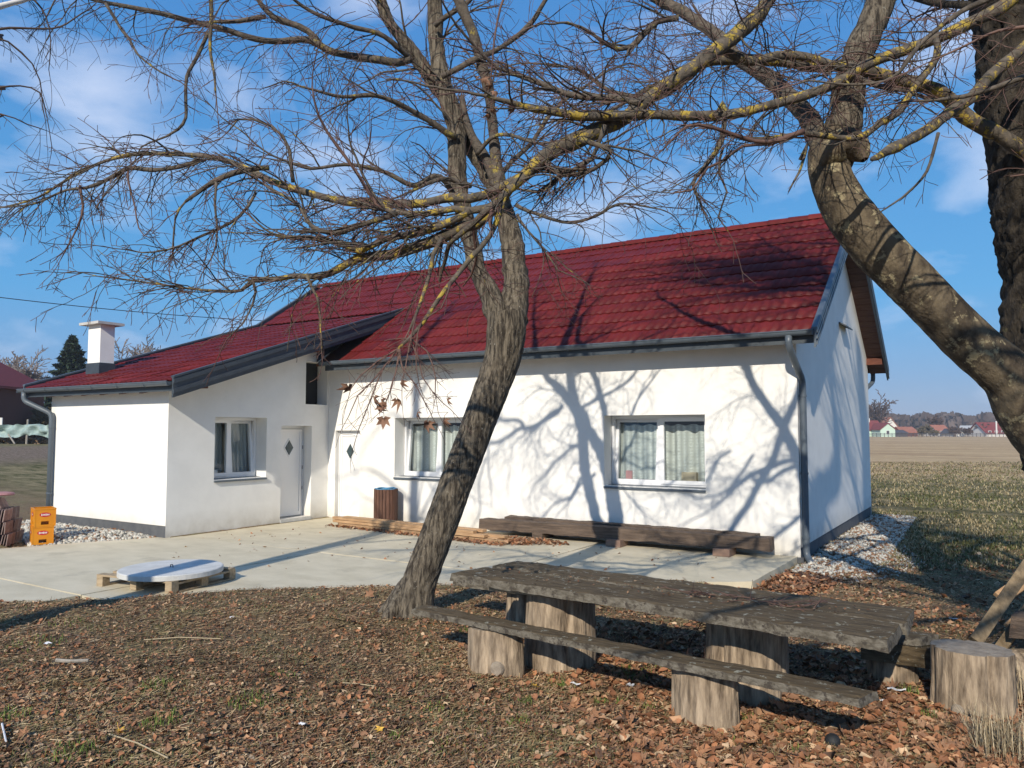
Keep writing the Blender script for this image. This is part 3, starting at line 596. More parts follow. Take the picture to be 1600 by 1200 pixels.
# ================================================================ TREES
class Tubes:            # fast collector of many thin tapering twigs
    def __init__(s): s.V = []; s.F = []; s.n = 0
    def add(s, pts, rads, sides):
        P = np.array(pts); n = len(P); T = np.empty_like(P); T[1:-1] = P[2:]-P[:-2]; T[0] = P[1]-P[0]; T[-1] = P[-1]-P[-2]
        T /= np.linalg.norm(T, axis=1)[:, None]+1e-9
        ref = np.array([0.31, .17, .93]) if abs(T[0][2]) < .8 else np.array([.93, .2, .31])
        U = np.cross(T, ref); U /= np.linalg.norm(U, axis=1)[:, None]+1e-9; W = np.cross(T, U)
        a = np.arange(sides)*(2*np.pi/sides); ca, sa = np.cos(a), np.sin(a); r = np.array(rads)[:, None, None]
        X = P[:, None, :]+(U[:, None, :]*ca[None, :, None]+W[:, None, :]*sa[None, :, None])*r
        s.V.append(X.reshape(-1, 3)); k = np.arange(sides); b = s.n
        for i in range(n-1):
            s.F.append(np.stack([b+i*sides+k, b+i*sides+(k+1) % sides, b+(i+1)*sides+(k+1) % sides, b+(i+1)*sides+k], 1))
        s.n += n*sides
    def build(s, name, m, parent, kind='stuff'):
        if not s.V: return None
        o = fromarr(name, np.concatenate(s.V), np.concatenate(s.F), m, parent, smooth=True)
        if kind: o['kind'] = kind
        return o
def smoothline(pts, rads, step):
    """Catmull-Rom through the points, resampled"""
    P = [Vector(p) for p in pts]; out, ro = [], []
    for i in range(len(P)-1):
        p0 = P[max(i-1, 0)]; p1 = P[i]; p2 = P[i+1]; p3 = P[min(i+2, len(P)-1)]
        n = max(1, int((p2-p1).length/step))
        for k in range(n):
            t = k/n; t2, t3 = t*t, t*t*t
            out.append(.5*((2*p1)+(p2-p0)*t+(2*p0-5*p1+4*p2-p3)*t2+(3*p1-p0-3*p2+p3)*t3)); ro.append(rads[i]*(1-t)+rads[i+1]*t)
    out.append(P[-1]); ro.append(rads[-1]); return out, ro
def trunkmesh(name, pts, rads, m, parent, sides=44, step=.035, ridge=.10, lump=.12, rfreq=9, vstretch=.22, seed=0):
    P, Rr = smoothline(pts, rads, step); n = len(P); vs = []; u = None
    t0 = (P[1]-P[0]).normalized(); u = t0.orthogonal().normalized(); acc = 0
    for i, p in enumerate(P):
        tn = (P[min(i+1, n-1)]-P[max(i-1, 0)]).normalized(); u = (u-tn*u.dot(tn)).normalized(); v = tn.cross(u)
        if i: acc += (P[i]-P[i-1]).length
        for k in range(sides):
            a = 2*math.pi*k/sides; ca, sa = math.cos(a), math.sin(a); r = Rr[i]
            q = Vector((ca*r*rfreq, sa*r*rfreq, acc*rfreq*vstretch+seed*7))
            q2 = Vector((ca*1.1, sa*1.1, acc*1.6+seed*3))
            f = 1+ridge*(1-abs(noise.noise(q*2.2))*2.4)*(.22/max(r, .08))**.5+ridge*.35*noise.noise(q*6)+lump*noise.noise(q2)
            vs.append(p+(u*ca+v*sa)*r*f)
    f = [(i*sides+k, i*sides+(k+1) % sides, (i+1)*sides+(k+1) % sides, (i+1)*sides+k) for i in range(n-1) for k in range(sides)]
    V = np.array([tuple(q) for q in vs]); o = fromarr(name, V, np.array(f), m, parent, smooth=True); return o
def rv(s=1): return Vector((random.uniform(-s, s), random.uniform(-s, s), random.uniform(-s, s)))
def perp(d):
    while True:
        q = rv().cross(d)
        if q.length > .1: return q.normalized()
def twigs(T, p, d, length, r, lev, droop=.0, lift=.0, dens=1.0, zig=.22, rmin=.0022, flat=.5, big=None, out=None):
    """a twig and its children; level 0 is the finest"""
    n = max(4, min(16, int(length/max(.065, rmin*28)))); st = length/n; P = [p.copy()]; dd = d.copy(); Rr = [r]; rm = max(rmin, r*.35)
    cv = rv(.11); cv.z *= .6
    for i in range(n):
        dd = dd+rv(zig)+cv; dd.z += lift*.10 - droop*.10*(i/n+.2); dd.normalize(); P.append(P[-1]+dd*st); Rr.append(r+(rm-r)*((i+1)/n))
    (T if lev < 2 or big is None else big).add([tuple(q) for q in P], Rr, 3 if r < .006 else (4 if r < .012 else 6))
    if out is not None: out.append(P[-1])
    if lev > 0:
        k = max(2, int(length*dens*(6.2 if lev == 1 else 5.4)+random.random())); side = random.choice((-1, 1)); ax = perp(d)
        for q in range(k):
            f = (q+.4+random.uniform(-.3, .3))/k; f = max(.08, min(.98, f)); ii = min(n-1, int(f*n)); pp = P[ii].lerp(P[ii+1], f*n-ii)
            t = (P[ii+1]-P[ii]).normalized(); side = -side; s_ = t.cross(Vector((0, 0, 1)))
            s_ = (s_.normalized() if s_.length > .1 else ax)*side
            s_ = (s_*flat+rv(.7)).normalized(); nd = (t*random.uniform(.55, 1.0)+s_*random.uniform(.6, 1.0)).normalized()
            rr = max(rmin, Rr[ii]*random.uniform(.5, .7)); ln = length*random.uniform(.36, .74)*(1.15-f*.6)
            if ln > .05: twigs(T, pp, nd, ln, rr, lev-1, droop, lift, dens, zig, rmin, flat, big, out)
def limb(parent, pts, rads, m, name='limb', sides=12, jit=.18, step=.07, spawn=0, lev=2, tl=(.7, 1.3), tr=(.008, .014), T=None, droop=.4, lift=0, f0=.1, f1=1, dens=1, up=.0, toward=None, wob=.02, zig=.2, rmin=.0022, big=None, tip=True, flat=.6):
    P, Rr = smoothline(pts, rads, step)
    for i in range(1, len(P)-1):
        P[i] = P[i]+Vector((noise.noise(P[i]*2.3), noise.noise(P[i]*2.3+Vector((7, 0, 0))), noise.noise(P[i]*2.3+Vector((0, 7, 0)))))*wob*2
    # small knots where side shoots leave
    Rr = [r*(1+.16*max(0, noise.noise(Vector((i*.9, r*40, 3)))*2)) for i, r in enumerate(Rr)]
    b = MB(); b.tube(P, Rr, sides, jit=jit, seed=len(P)); o = b.build(name, m, parent, smooth=True)
    if T is not None:
        for q in range(spawn):
            f = f0+(f1-f0)*(q+random.random())/spawn; i = min(len(P)-2, int(f*(len(P)-1))); t = (P[i+1]-P[i]).normalized()
            s_ = t.cross(Vector((0, 0, 1))); s_ = (s_.normalized() if s_.length > .1 else perp(t))*random.choice((-1, 1))
            nd = t*random.uniform(.3, 1)+s_*random.uniform(.3, 1)*flat+rv(.45)+Vector((0, 0, up))
            if toward is not None: nd = nd+Vector(toward)*random.uniform(.3, 1)
            nd.normalize(); r0 = min(Rr[i]*.65, random.uniform(*tr))
            twigs(T, P[i], nd, random.uniform(*tl)*(1-.35*f), r0, lev, droop, lift, dens, zig, rmin, big=big)
        if tip: twigs(T, P[-1], (P[-1]-P[-2]).normalized(), random.uniform(*tl), Rr[-1], lev, droop, lift, dens, zig, rmin, big=big)
    return o, P
def A(lst, d0, d1=None):
    """pixels -> points, with distance running from d0 to d1"""
    if isinstance(d0, tuple): return [at(x, y, d) for (x, y), d in zip(lst, d0)]
    d1 = d0 if d1 is None else d1; n = len(lst)-1
    return [at(x, y, d0+(d1-d0)*i/n) for i, (x, y) in enumerate(lst)]
def rp(px, d): return px*d/FPX      # a half-width in the picture as a radius in metres
random.seed(11)
# ---------------- the leaning tree in front of the house
tc_ = thing('linden_tree', 'leaning bare linden with forked trunk growing at the yard edge left of the bench', 'tree', (-2.43, -5.9, 0))
tp = [(632, 990), (645, 958), (654, 915), (673, 860), (698, 795), (724, 725), (750, 655), (771, 600), (786, 555), (791, 515), (790, 487)]
tw = [40, 31, 26, 25, 25, 25, 25.5, 26, 28, 30, 27]
dpt = [7.62, 7.62, 7.63, 7.66, 7.72, 7.78, 7.86, 7.92, 7.98, 8.0, 8.0]
trunkmesh('trunk', [at(x, y, d) for (x, y), d in zip(tp, dpt)], [rp(a, d) for a, d in zip(tw, dpt)], BARK, tc_, sides=88, step=.018, ridge=.042, lump=.05, rfreq=15, vstretch=.16, seed=1)
for (sx, sy, ln) in ((-.9, -.3, .5), (-.2, -.9, .45), (.9, -.35, .42), (.5, .8, .4), (-.7, .7, .4)):   # root flare
    b_ = Vector((-2.50, -5.93, .10)); v_ = Vector((sx, sy, 0)).normalized()
    limb(tc_, [b_+Vector((0, 0, .22)), b_+v_*.18+Vector((0, 0, .02)), b_+v_*ln*.72+Vector((0, 0, -.16))], [.09, .07, .03], BARK, 'root', 14, jit=.3)
# burr on the right side and knot
TC = Tubes(); BC = Tubes()
SL = dict(m=BARK, jit=.2, sides=22, step=.05, wob=.0)
o, CL = limb(tc_, A([(800, 540), (783, 505), (766, 462), (748, 425), (737, 380), (724, 330), (714, 270), (713, 205), (702, 160), (689, 120), (682, 60), (678, -20), (672, -150), (660, -330), (655, -480)], 7.98, 8.5), [rp(v, 8.1) for v in (19, 20, 16, 13.5, 13, 13.5, 14.5, 14, 14, 13, 12, 11, 8, 5, 3)], T=TC, spawn=26, tl=(.7, 1.5), tr=(.008, .016), f0=.22, up=.2, big=BC, lev=2, tip=True, **SL)
o, CR = limb(tc_, A([(784, 550), (800, 505), (806, 460), (803, 400), (792, 345), (775, 295), (752, 255), (733, 222), (715, 180), (690, 145), (660, 105), (632, 65), (606, 30), (588, -25), (560, -120), (520, -250), (490, -380)], (8.0, 8.05, 8.15, 8.28, 8.38, 8.42, 8.45, 8.45, 8.42, 8.4, 8.4, 8.35, 8.3, 8.3, 8.3, 8.3, 8.3)), [rp(v, 8.1) for v in (19, 22, 20, 18, 16, 14.5, 14, 13, 13, 12, 11, 10, 9, 8, 6, 4, 3)], T=TC, spawn=26, tl=(.7, 1.5), tr=(.008, .016), f0=.2, up=.2, big=BC, lev=2, **SL)
limb(tc_, A([(783, 300), (778, 255), (770, 200), (760, 130), (745, 70), (722, 10), (690, -60), (670, -200), (690, -330)], 8.1, 8.0), [rp(v, 8) for v in (11, 9, 8, 8, 8, 8, 7, 5, 2)], LIMBP, T=TC, spawn=12, tl=(.5, 1.2), up=.1, big=BC, f0=.15)
limb(tc_, A([(776, 292), (765, 250), (740, 215), (720, 150)], 8.15, 8.2), [rp(v, 8) for v in (9, 8, 7, 4)], LIMBP)
limb(tc_, A([(641, 92), (622, 97), (595, 93), (567, 90), (545, 86), (512, 78), (482, 63), (440, 64), (400, 60), (350, 47), (300, 34), (250, 20), (200, 9), (150, 0), (90, -20), (30, -60)], 8.1, 7.4), [rp(v, 8) for v in (6.5, 6, 5.8, 5.8, 5.5, 5.2, 5, 4.6, 4.4, 4, 3.6, 3.4, 3, 2.5, 2.2, 1.8)], LIMBP, T=TC, spawn=28, tl=(.5, 1.1), tr=(.005, .009), droop=1.2, up=-.35, big=BC, f0=.08, wob=.01)
limb(tc_, A([(500, 72), (478, 50), (455, 38), (430, 28), (412, 12), (400, -5), (380, -60)], 7.9, 7.8), [rp(v, 8) for v in (5, 5, 4.5, 4, 3.5, 3, 2)], LIMBP, T=TC, spawn=8, tl=(.4, .8), tr=(.004, .007))
limb(tc_, A([(415, 26), (380, 34), (352, 36), (330, 34)], 7.9, 7.7), [rp(v, 8) for v in (3.5, 3.5, 3, 2)], LIMBP, T=TC, spawn=4, tl=(.3, .6), tr=(.004, .006))
limb(tc_, A([(332, -10), (330, 30), (331, 60), (334, 100), (337, 145)], 7.5, 7.4), [rp(v, 7.5) for v in (3.5, 3, 2.6, 2, 1.2)], LIMB, T=TC, spawn=8, tl=(.25, .5), tr=(.0035, .005), lev=1, droop=1)
limb(tc_, A([(325, 52), (310, 88), (293, 120), (291, 150), (289, 182), (275, 200), (258, 212), (235, 226), (215, 240)], 7.5, 7.2), [rp(v, 7.5) for v in (3, 2.8, 2.5, 2.3, 2.2, 2, 1.6, 1.3, 1)], LIMBP, T=TC, spawn=10, tl=(.3, .6), tr=(.003, .005), lev=1)
limb(tc_, A([(165, 5), (185, 40), (205, 62), (218, 85), (240, 105), (262, 118)], 7.3, 7.1), [rp(v, 7.5) for v in (2.5, 2.2, 2, 1.6, 1.3, 1)], LIMBP, T=TC, spawn=8, tl=(.3, .7), tr=(.003, .005), lev=1)
# limbs of the middle tree going both ways, mostly behind the near boughs
for pts, d0, d1, ra, sp in (
    ([(724, 330), (690, 280), (650, 290), (600, 270), (540, 255), (480, 262), (420, 240)], 8.1, 7.0, (9, 7, 6, 5, 4, 3, 2), 12),
    ([(713, 215), (670, 190), (630, 165), (580, 150), (520, 150), (470, 135)], 8.1, 7.2, (9, 7, 6, 5, 3.5, 2), 12),
    ([(690, 120), (740, 95), (780, 75), (830, 35), (860, -10), (900, -60)], 8.1, 7.6, (8, 7, 6, 6, 5, 3), 10),
    ([(770, 290), (800, 255), (840, 210), (880, 160), (930, 120), (990, 100)], 8.1, 8.3, (8, 6, 5, 4, 3, 2), 10),
    ([(806, 320), (835, 335), (880, 345), (930, 337), (965, 325), (1040, 330)], 8.0, 7.8, (5, 4.5, 4, 3.5, 3, 1.5), 10),
    ([(808, 335), (822, 365), (850, 395), (880, 425)], 8.0, 7.8, (4, 3, 2.5, 1.5), 5),
    ([(735, 290), (705, 282), (672, 290), (640, 300)], 8.0, 7.7, (7, 6, 5, 3), 5),
    ([(640, 90), (600, 60), (560, 40), (500, 20), (440, -10)], 8.1, 7.3, (7, 6, 5, 4, 3), 9),
    ([(680, 40), (720, 10), (760, -30), (820, -80)], 8.2, 8.0, (7, 6, 5, 3), 7),
    ([(745, 240), (770, 215), (800, 210), (850, 225), (900, 215)], 8.1, 7.5, (6, 5, 4, 3, 2), 9)):
    limb(tc_, A(pts, d0, d1), [rp(v*.62, 8) for v in ra], LIMBP, T=TC, spawn=sp, tl=(.5, 1.1), tr=(.005, .010), big=BC, up=.05, wob=.03)
BC.build('side_branches', LIMBP, tc_); TC.build('twigs', TWIG, tc_)
# ---------------- the big tree on the right: base with a dark upright trunk and a heavy swept limb
tr_ = thing('old_tree', 'huge old tree at the right edge with rough dark trunk and heavy curving limb', 'tree', (3.25, -4.1, 0))
trunkmesh('trunk', A([(1765, 1000), (1752, 900), (1735, 800), (1705, 720), (1672, 620), (1638, 520), (1628, 430), (1622, 330), (1618, 230), (1606, 130), (1592, 20), (1575, -120), (1560, -300), (1530, -520), (1500, -750)], 6.25, 6.9), [rp(v, 6.3) for v in (128, 100, 90, 84, 70, 60, 50, 62, 66, 66, 62, 50, 40, 28, 14)], BARKD, tr_, sides=60, step=.035, ridge=.16, lump=.18, rfreq=8, vstretch=.45, seed=4)
LP = [(1735, 800), (1680, 722), (1612, 640), (1575, 587), (1518, 537), (1466, 484), (1415, 433), (1368, 385), (1328, 335), (1302, 285), (1294, 245), (1303, 205)]
trunkmesh('limb', A(LP, 6.2, 6.25), [rp(v, 6.2) for v in (70, 56, 48, 40, 37, 36, 37, 37, 35, 32, 30, 27)], BARKS, tr_, sides=52, step=.03, ridge=.03, lump=.09, rfreq=7, seed=6)
T2 = Tubes(); B2 = Tubes()
o, ST = limb(tr_, A([(1298, 260), (1312, 222), (1322, 180), (1325, 140), (1338, 95), (1358, 45), (1380, -10), (1400, -120), (1390, -260), (1350, -420), (1330, -600)], 6.22, 6.6), [rp(v, 6.3) for v in (28, 28, 24, 22, 23, 23, 22, 17, 12, 8, 4)], BARK, T=T2, spawn=22, tl=(.8, 1.8), tr=(.010, .018), f0=.35, big=B2, up=.2, sides=22, jit=.2, wob=0)
trunkmesh('knot', A([(1285, 262), (1300, 240), (1322, 228), (1342, 238), (1350, 250)], 6.2, 6.05), [rp(v, 6.2) for v in (14, 28, 26, 17, 5)], BARKS, tr_, sides=24, step=.03, ridge=.05, lump=.25, seed=9)
def bough(pts, d0, d1, ra, m=LIMB, sp=10, tl=(.5, 1.1), tr=(.005, .010), lev=2, par=tr_, **k):
    return limb(par, A(pts, d0, d1), [rp(v*.82, (d0+d1)/2) for v in ra], m, name='bough', T=T2, spawn=int(sp*1.4) if lev > 1 else int(sp*1.4), tl=tl, tr=tr, lev=lev, big=B2, **k)
bough([(1295, 240), (1266, 190), (1228, 145), (1185, 108), (1150, 82), (1122, 58), (1067, 20), (1020, -8), (960, -70), (900, -150)], 6.25, 8.5, (20, 16, 14, 12, 11, 11, 11, 10, 7, 4), LIMBP, 26, tl=(.7, 1.4), f0=.2, up=.1)
bough([(1625, 245), (1560, 212), (1508, 178), (1469, 150), (1412, 124), (1375, 114), (1319, 108), (1244, 101), (1200, 95), (1150, 94), (1110, 97), (1080, 105), (1050, 120), (1000, 145)], 6.3, 6.0, (15, 14, 14, 13, 13, 11, 10, 10, 10, 10, 9, 8, 6, 4), LIMB, 26, f0=.2)
bough([(1590, -8), (1557, 16), (1506, 40), (1469, 57), (1412, 79), (1360, 99), (1319, 122), (1262, 149), (1199, 165), (1150, 177), (1080, 182), (1000, 179), (940, 180), (900, 178), (835, 171), (800, 160), (760, 150)], 6.0, 4.9, (14, 13, 12, 11, 10.5, 10, 9, 9, 8.5, 9, 8.5, 8, 8, 7.5, 6.5, 5, 3), LIMB, 34, tl=(.4, .9), f0=.1, wob=.008)
bough([(1462, 62), (1461, 92), (1430, 137), (1405, 176), (1376, 193), (1352, 211), (1325, 218), (1280, 212), (1255, 207), (1215, 215), (1180, 217), (1140, 212)], 5.7, 5.2, (6.5, 7, 6.5, 6, 6, 5.5, 5, 5, 4.5, 4, 3, 2), LIMB, 14, tl=(.4, .8), tr=(.004, .007), wob=.008)
bough([(1620, 60), (1585, 88), (1548, 118), (1522, 150), (1486, 173), (1450, 202), (1412, 224), (1384, 236), (1362, 249)], 5.95, 5.0, (11, 11, 11, 10.5, 10, 9.5, 9, 8, 3), LIMB, 4, tl=(.25, .5), tr=(.003, .005), lev=1, tip=False, wob=.006)
bough([(1466, 208), (1458, 240), (1448, 268), (1430, 290), (1410, 308), (1385, 325), (1368, 336)], 5.3, 5.1, (3, 2.8, 2.4, 2.1, 1.8, 1.5, 1.0), LIMBP, 3, tl=(.15, .3), tr=(.002, .003), lev=1, wob=.004, tip=False)
bough([(1680, 95), (1610, 118), (1555, 136), (1506, 150), (1470, 156), (1436, 158)], 4.6, 4.7, (6, 5.5, 4.5, 4, 3, 2), LIMBP, 8, tl=(.2, .5), tr=(.003, .005), lev=1, wob=.006)
bough([(1690, 25), (1620, 40), (1560, 47), (1500, 75), (1450, 98)], 4.3, 4.5, (4, 3.5, 2.8, 2.2, 1.5), TWIG, 6, tl=(.15, .4), tr=(.002, .004), lev=1, wob=.006)
bough([(1640, -40), (1560, -10), (1500, 15), (1450, 60), (1400, 120), (1340, 130), (1250, 130)], 4.8, 4.8, (6, 5, 4.5, 4, 3, 2.2, 1.5), LIMBP, 10, tl=(.3, .6), tr=(.003, .005), lev=1)
# the long lichened bough reaching from above towards the middle tree
N1 = [(1330, -260), (1280, -150), (1240, -70), (1204, -8), (1186, 22), (1152, 50), (1124, 72), (1100, 92), (1062, 120), (1030, 142), (1003, 162), (975, 185), (945, 197), (902, 217), (864, 236), (832, 262), (808, 284), (790, 302)]
bough(N1, 6.2, 4.9, (15, 15, 14.5, 14.5, 14.5, 14, 14, 13.5, 13, 12, 11, 12, 14, 15, 14, 11, 10, 7), LIMB, 32, tl=(.4, .9), f0=.25, wob=.006)
bough([(1125, 72), (1170, 92), (1215, 85), (1260, 92), (1310, 105)], 5.9, 6.0, (9, 9, 8, 8, 7), LIMB, 5)
bough([(812, 278), (785, 292), (760, 305), (735, 310), (705, 308), (660, 318), (610, 318), (560, 317), (504, 309), (442, 291), (400, 271), (375, 258), (333, 245), (267, 240), (217, 241), (167, 250), (120, 272), (60, 308), (0, 325)], 5.05, 6.2, (8, 8, 8, 8, 7.5, 7.5, 7.5, 7.5, 7, 6.5, 6, 5, 4.5, 4.2, 4, 3.2, 2.6, 2, 1.2), LIMB, 44, tl=(.4, .9), tr=(.004, .008), droop=.9, wob=.006)
bough([(795, 298), (780, 318), (760, 328), (735, 330), (710, 326), (665, 334), (630, 330), (600, 322)], 5.0, 5.2, (8, 8, 7.5, 7, 6.5, 6, 5, 3), LIMB, 14, tl=(.4, .9))
bough([(783, 316), (745, 350), (720, 355), (690, 372), (655, 385), (610, 398), (560, 403), (530, 420), (500, 433), (465, 432), (430, 436), (395, 436), (375, 452), (320, 452), (260, 446), (200, 437), (155, 432)], 5.0, 5.6, (9, 10, 11, 12, 11, 10, 8, 7.5, 6, 5.5, 5, 4.5, 3, 2.4, 2.1, 1.6, 1.1), LIMB, 40, tl=(.4, .9), tr=(.004, .008), droop=.8, wob=.006)
bough([(735, 330), (690, 352), (650, 365), (600, 372), (560, 392), (530, 378), (490, 372), (450, 372), (420, 362)], 5.0, 5.3, (6, 7, 7, 6, 5.5, 5, 4, 3, 2), LIMB, 22, tl=(.3, .8), droop=.6)
bough([(620, 332), (570, 345), (520, 362), (485, 352), (465, 320), (430, 300), (400, 280)], 5.1, 5.2, (5, 5, 5, 4, 3, 2.4, 2), LIMBP, 16, tl=(.3, .7))
bough([(420, 262), (400, 262), (370, 268), (335, 282), (310, 300), (290, 315)], 5.5, 5.5, (4, 5, 5, 5, 4, 2.5), LIMBP, 6, tl=(.3, .6), tr=(.003, .006))
bough([(312, 249), (280, 258), (240, 264), (200, 266), (165, 283), (135, 293), (105, 297), (60, 315), (20, 322), (-30, 330)], 5.8, 6.2, (4, 4, 3.8, 3.5, 3.2, 2.8, 2.3, 2, 1.6, 1), LIMBP, 26, tl=(.35, .7), tr=(.0035, .006), droop=1.3, up=-.3)
bough([(458, 285), (450, 240), (438, 215), (420, 197), (395, 186), (372, 186), (357, 205)], 5.4, 5.3, (3.5, 3, 3, 2.6, 2.2, 1.8, 1.2), LIMBP, 10, tl=(.25, .6), tr=(.003, .005), lev=1)
bough([(600, 330), (560, 275), (530, 225), (505, 180), (488, 135)], 5.1, 4.9, (4, 3.4, 2.8, 2.2, 1.4), TWIG, 10, tl=(.25, .6), tr=(.003, .004), lev=1)
bough([(400, 300), (375, 335), (345, 358), (300, 378), (262, 392), (225, 398), (196, 390)], 5.4, 5.3, (3, 2.8, 2.5, 2.1, 1.8, 1.4, 1), LIMBP, 16, tl=(.3, .6), tr=(.003, .005), droop=1, up=-.2)
bough([(338, 285), (338, 320), (341, 355), (335, 390), (320, 420)], 5.4, 5.3, (2.6, 2.2, 1.8, 1.5, 1), LIMBP, 9, tl=(.2, .5), tr=(.0025, .004), lev=1)
bough([(200, 268), (203, 295), (210, 320), (216, 350), (230, 370)], 5.8, 5.6, (2, 1.7, 1.5, 1.2, .8), TWIG, 5, tl=(.2, .4), tr=(.0025, .003), lev=1)
bough([(125, 290), (130, 320), (122, 355), (105, 385), (95, 405)], 6.0, 5.9, (2.5, 2.2, 1.8, 1.3, .8), TWIG, 9, tl=(.2, .5), tr=(.0025, .003), lev=1, droop=1.5)
bough([(395, 437), (392, 470), (380, 505), (355, 530)], 5.4, 5.3, (2.6, 2.0, 1.5, 1), LIMBP, 7, tl=(.2, .5), tr=(.0025, .004), lev=1)
bough([(480, 432), (500, 470), (500, 520), (503, 550)], 5.2, 5.1, (3, 2.4, 1.8, 1), LIMB, 5, tl=(.2, .4), tr=(.0025, .004), lev=1)
# boughs that run right of the middle tree
bough([(905, 217), (950, 235), (925, 262), (880, 275), (850, 268), (825, 255)], 5.0, 5.2, (5, 4.5, 4.5, 4, 3, 2), LIMBP, 14, tl=(.3, .8))
bough([(945, 195), (930, 225), (920, 245), (895, 262), (870, 278), (840, 300), (812, 296)], 5.1, 5.3, (4, 4, 4, 4, 3.5, 3, 2), LIMBP, 12, tl=(.3, .7))
bough([(1000, 162), (960, 150), (920, 148), (880, 145), (840, 130), (800, 112), (770, 100)], 5.2, 5.4, (6, 6, 6, 5.5, 5, 4, 3), LIMBP, 22, tl=(.4, .8))
bough([(1060, 28), (1030, 32), (1005, 52), (985, 72), (965, 78), (940, 68), (928, 55)], 6.2, 6.0, (6, 6, 5.5, 5, 4.5, 4, 3), LIMBP, 14, tl=(.4, .8))
bough([(1130, 60), (1100, 100), (1070, 130), (1030, 150), (970, 145), (900, 110), (850, 100)], 6.2, 6.2, (6, 5.5, 5, 4.5, 4, 3, 2), LIMBP, 22, tl=(.4, 1.0), tr=(.004, .007))
bough([(1120, 180), (1135, 160), (1130, 220), (1100, 260), (1085, 285), (1100, 332)], 5.4, 5.2, (5, 5, 5, 4, 3, 1.6), LIMBP, 14, tl=(.3, .6), tr=(.003, .005))
bough([(1240, 212), (1205, 225), (1165, 225), (1130, 250), (1105, 262), (1078, 300), (1050, 302)], 5.2, 5.0, (4, 3.5, 3, 2.8, 2.4, 2, 1.2), TWIG, 14, tl=(.25, .6), tr=(.003, .005))
bough([(1255, 205), (1200, 216), (1150, 208), (1110, 200), (1070, 197), (1035, 235)], 5.0, 4.8, (5, 4, 3.5, 3, 2.2, 1.3), TWIG, 12, tl=(.2, .5), tr=(.003, .004), lev=1)
bough([(1130, 230), (1125, 270), (1135, 300), (1120, 340), (1138, 362)], 5.3, 5.2, (2.5, 2, 1.8, 1.4, .9), LIMBP, 7, tl=(.15, .4), tr=(.0022, .003), lev=1)
bough([(1250, 250), (1262, 225), (1250, 265), (1232, 300)], 5.6, 5.5, (3, 2.6, 2.2, 1.3), LIMBP, 2, tl=(.1, .2), tr=(.0022, .003), lev=0, tip=False)
# hanging yellow bough whose last twigs still carry dead leaves
o, HP = bough([(790, 300), (778, 342), (766, 368), (750, 388), (735, 403), (715, 428), (695, 452), (676, 480), (660, 505), (640, 528), (622, 545)], 4.9, 4.5, (5, 5, 5, 5, 5, 4.5, 4, 4, 3.5, 3, 2.4), LIMB, 4, tl=(.2, .4), tr=(.003, .005), lev=1, tip=False, wob=.005)
bough([(690, 372), (678, 398), (672, 430), (662, 460), (650, 492), (640, 515)], 5.0, 4.7, (4, 4, 3.8, 3.4, 3, 2), LIMB, 3, tl=(.2, .3), tr=(.002, .004), lev=1, wob=.004)
HT = []
for pts in ([(622, 545), (600, 575), (590, 600), (575, 640), (560, 672)], [(625, 545), (620, 580), (612, 610), (600, 635)], [(622, 545), (590, 565), (562, 590), (548, 608)], [(640, 528), (655, 560), (662, 590), (690, 628)],
            [(640, 528), (668, 548), (682, 590), (680, 615)], [(622, 545), (630, 575), (650, 600), (670, 640)], [(600, 575), (580, 600), (560, 620), (545, 650)], [(705, 440), (690, 480), (660, 500), (650, 545), (655, 600)], [(650, 492), (640, 540), (635, 570), (628, 600)]):
    o, P_ = bough(pts, 4.5, 4.4, tuple(np.linspace(2.0, .8, len(pts))), TWIG, 6, tl=(.10, .28), tr=(.0015, .0022), lev=1, rmin=.0011, wob=.006, jit=0, sides=5); HT.append((o, P_))
B2.build('side_branches', LIMBP, tr_)
# upper crown of the old tree, above the picture, whose shade falls on the roof
random.seed(5)
for q in range(16):
    base = ST[int(len(ST)*random.uniform(.55, .95))] if q % 2 else A([(1592, 20), (1575, -120), (1560, -300), (1530, -520)], 6.5, 6.8)[random.randint(0, 3)]
    dirn = Vector((random.uniform(-1.2, .5), random.uniform(-.9, .9), random.uniform(.1, .8))).normalized(); ln = random.uniform(2.2, 4.0)
    p1 = base+dirn*ln*.5+rv(.25); p2 = base+dirn*ln+rv(.4)
    limb(tr_, [base, p1, p2], [.045, .03, .012], BARKD, 'bough', T=T2, spawn=14, tl=(.7, 1.5), tr=(.008, .014), f0=.2, big=T2, up=.15, sides=8, step=.15)
for q in range(9):
    base = ST[int(len(ST)*random.uniform(.6, .98))]; e = Vector((random.uniform(-1.8, 1.3), random.uniform(-7.2, -4.6), random.uniform(8.3, 10.3))); md = base.lerp(e, .5)+rv(.25)+Vector((0, 0, .3))
    limb(tr_, [base, md, e], [.045, .03, .012], BARKD, 'bough', T=T2, spawn=26, tl=(.7, 1.5), tr=(.010, .016), f0=.25, big=T2, sides=8, step=.15)
for q in range(11):  # unseen boughs right of the frame, added to shade the grass
    base = Vector((3.15, -4.25, random.uniform(2.8, 6.0))); e = Vector((random.uniform(3.6, 5.6), random.uniform(-8.2, -2.8), random.uniform(3.6, 7.5)))
    if (e-C).dot(RT)/max(.5, (e-C).dot(FW)) < .80: e.x += 1.2
    limb(tr_, [base, base.lerp(e, .5)+rv(.2)+Vector((0, 0, .4)), e], [.09, .055, .02], BARKD, 'bough', T=T2, spawn=13, tl=(.7, 1.4), tr=(.012, .018), f0=.35, big=T2, sides=8, step=.15)
T2.build('twigs', TWIG, tr_)
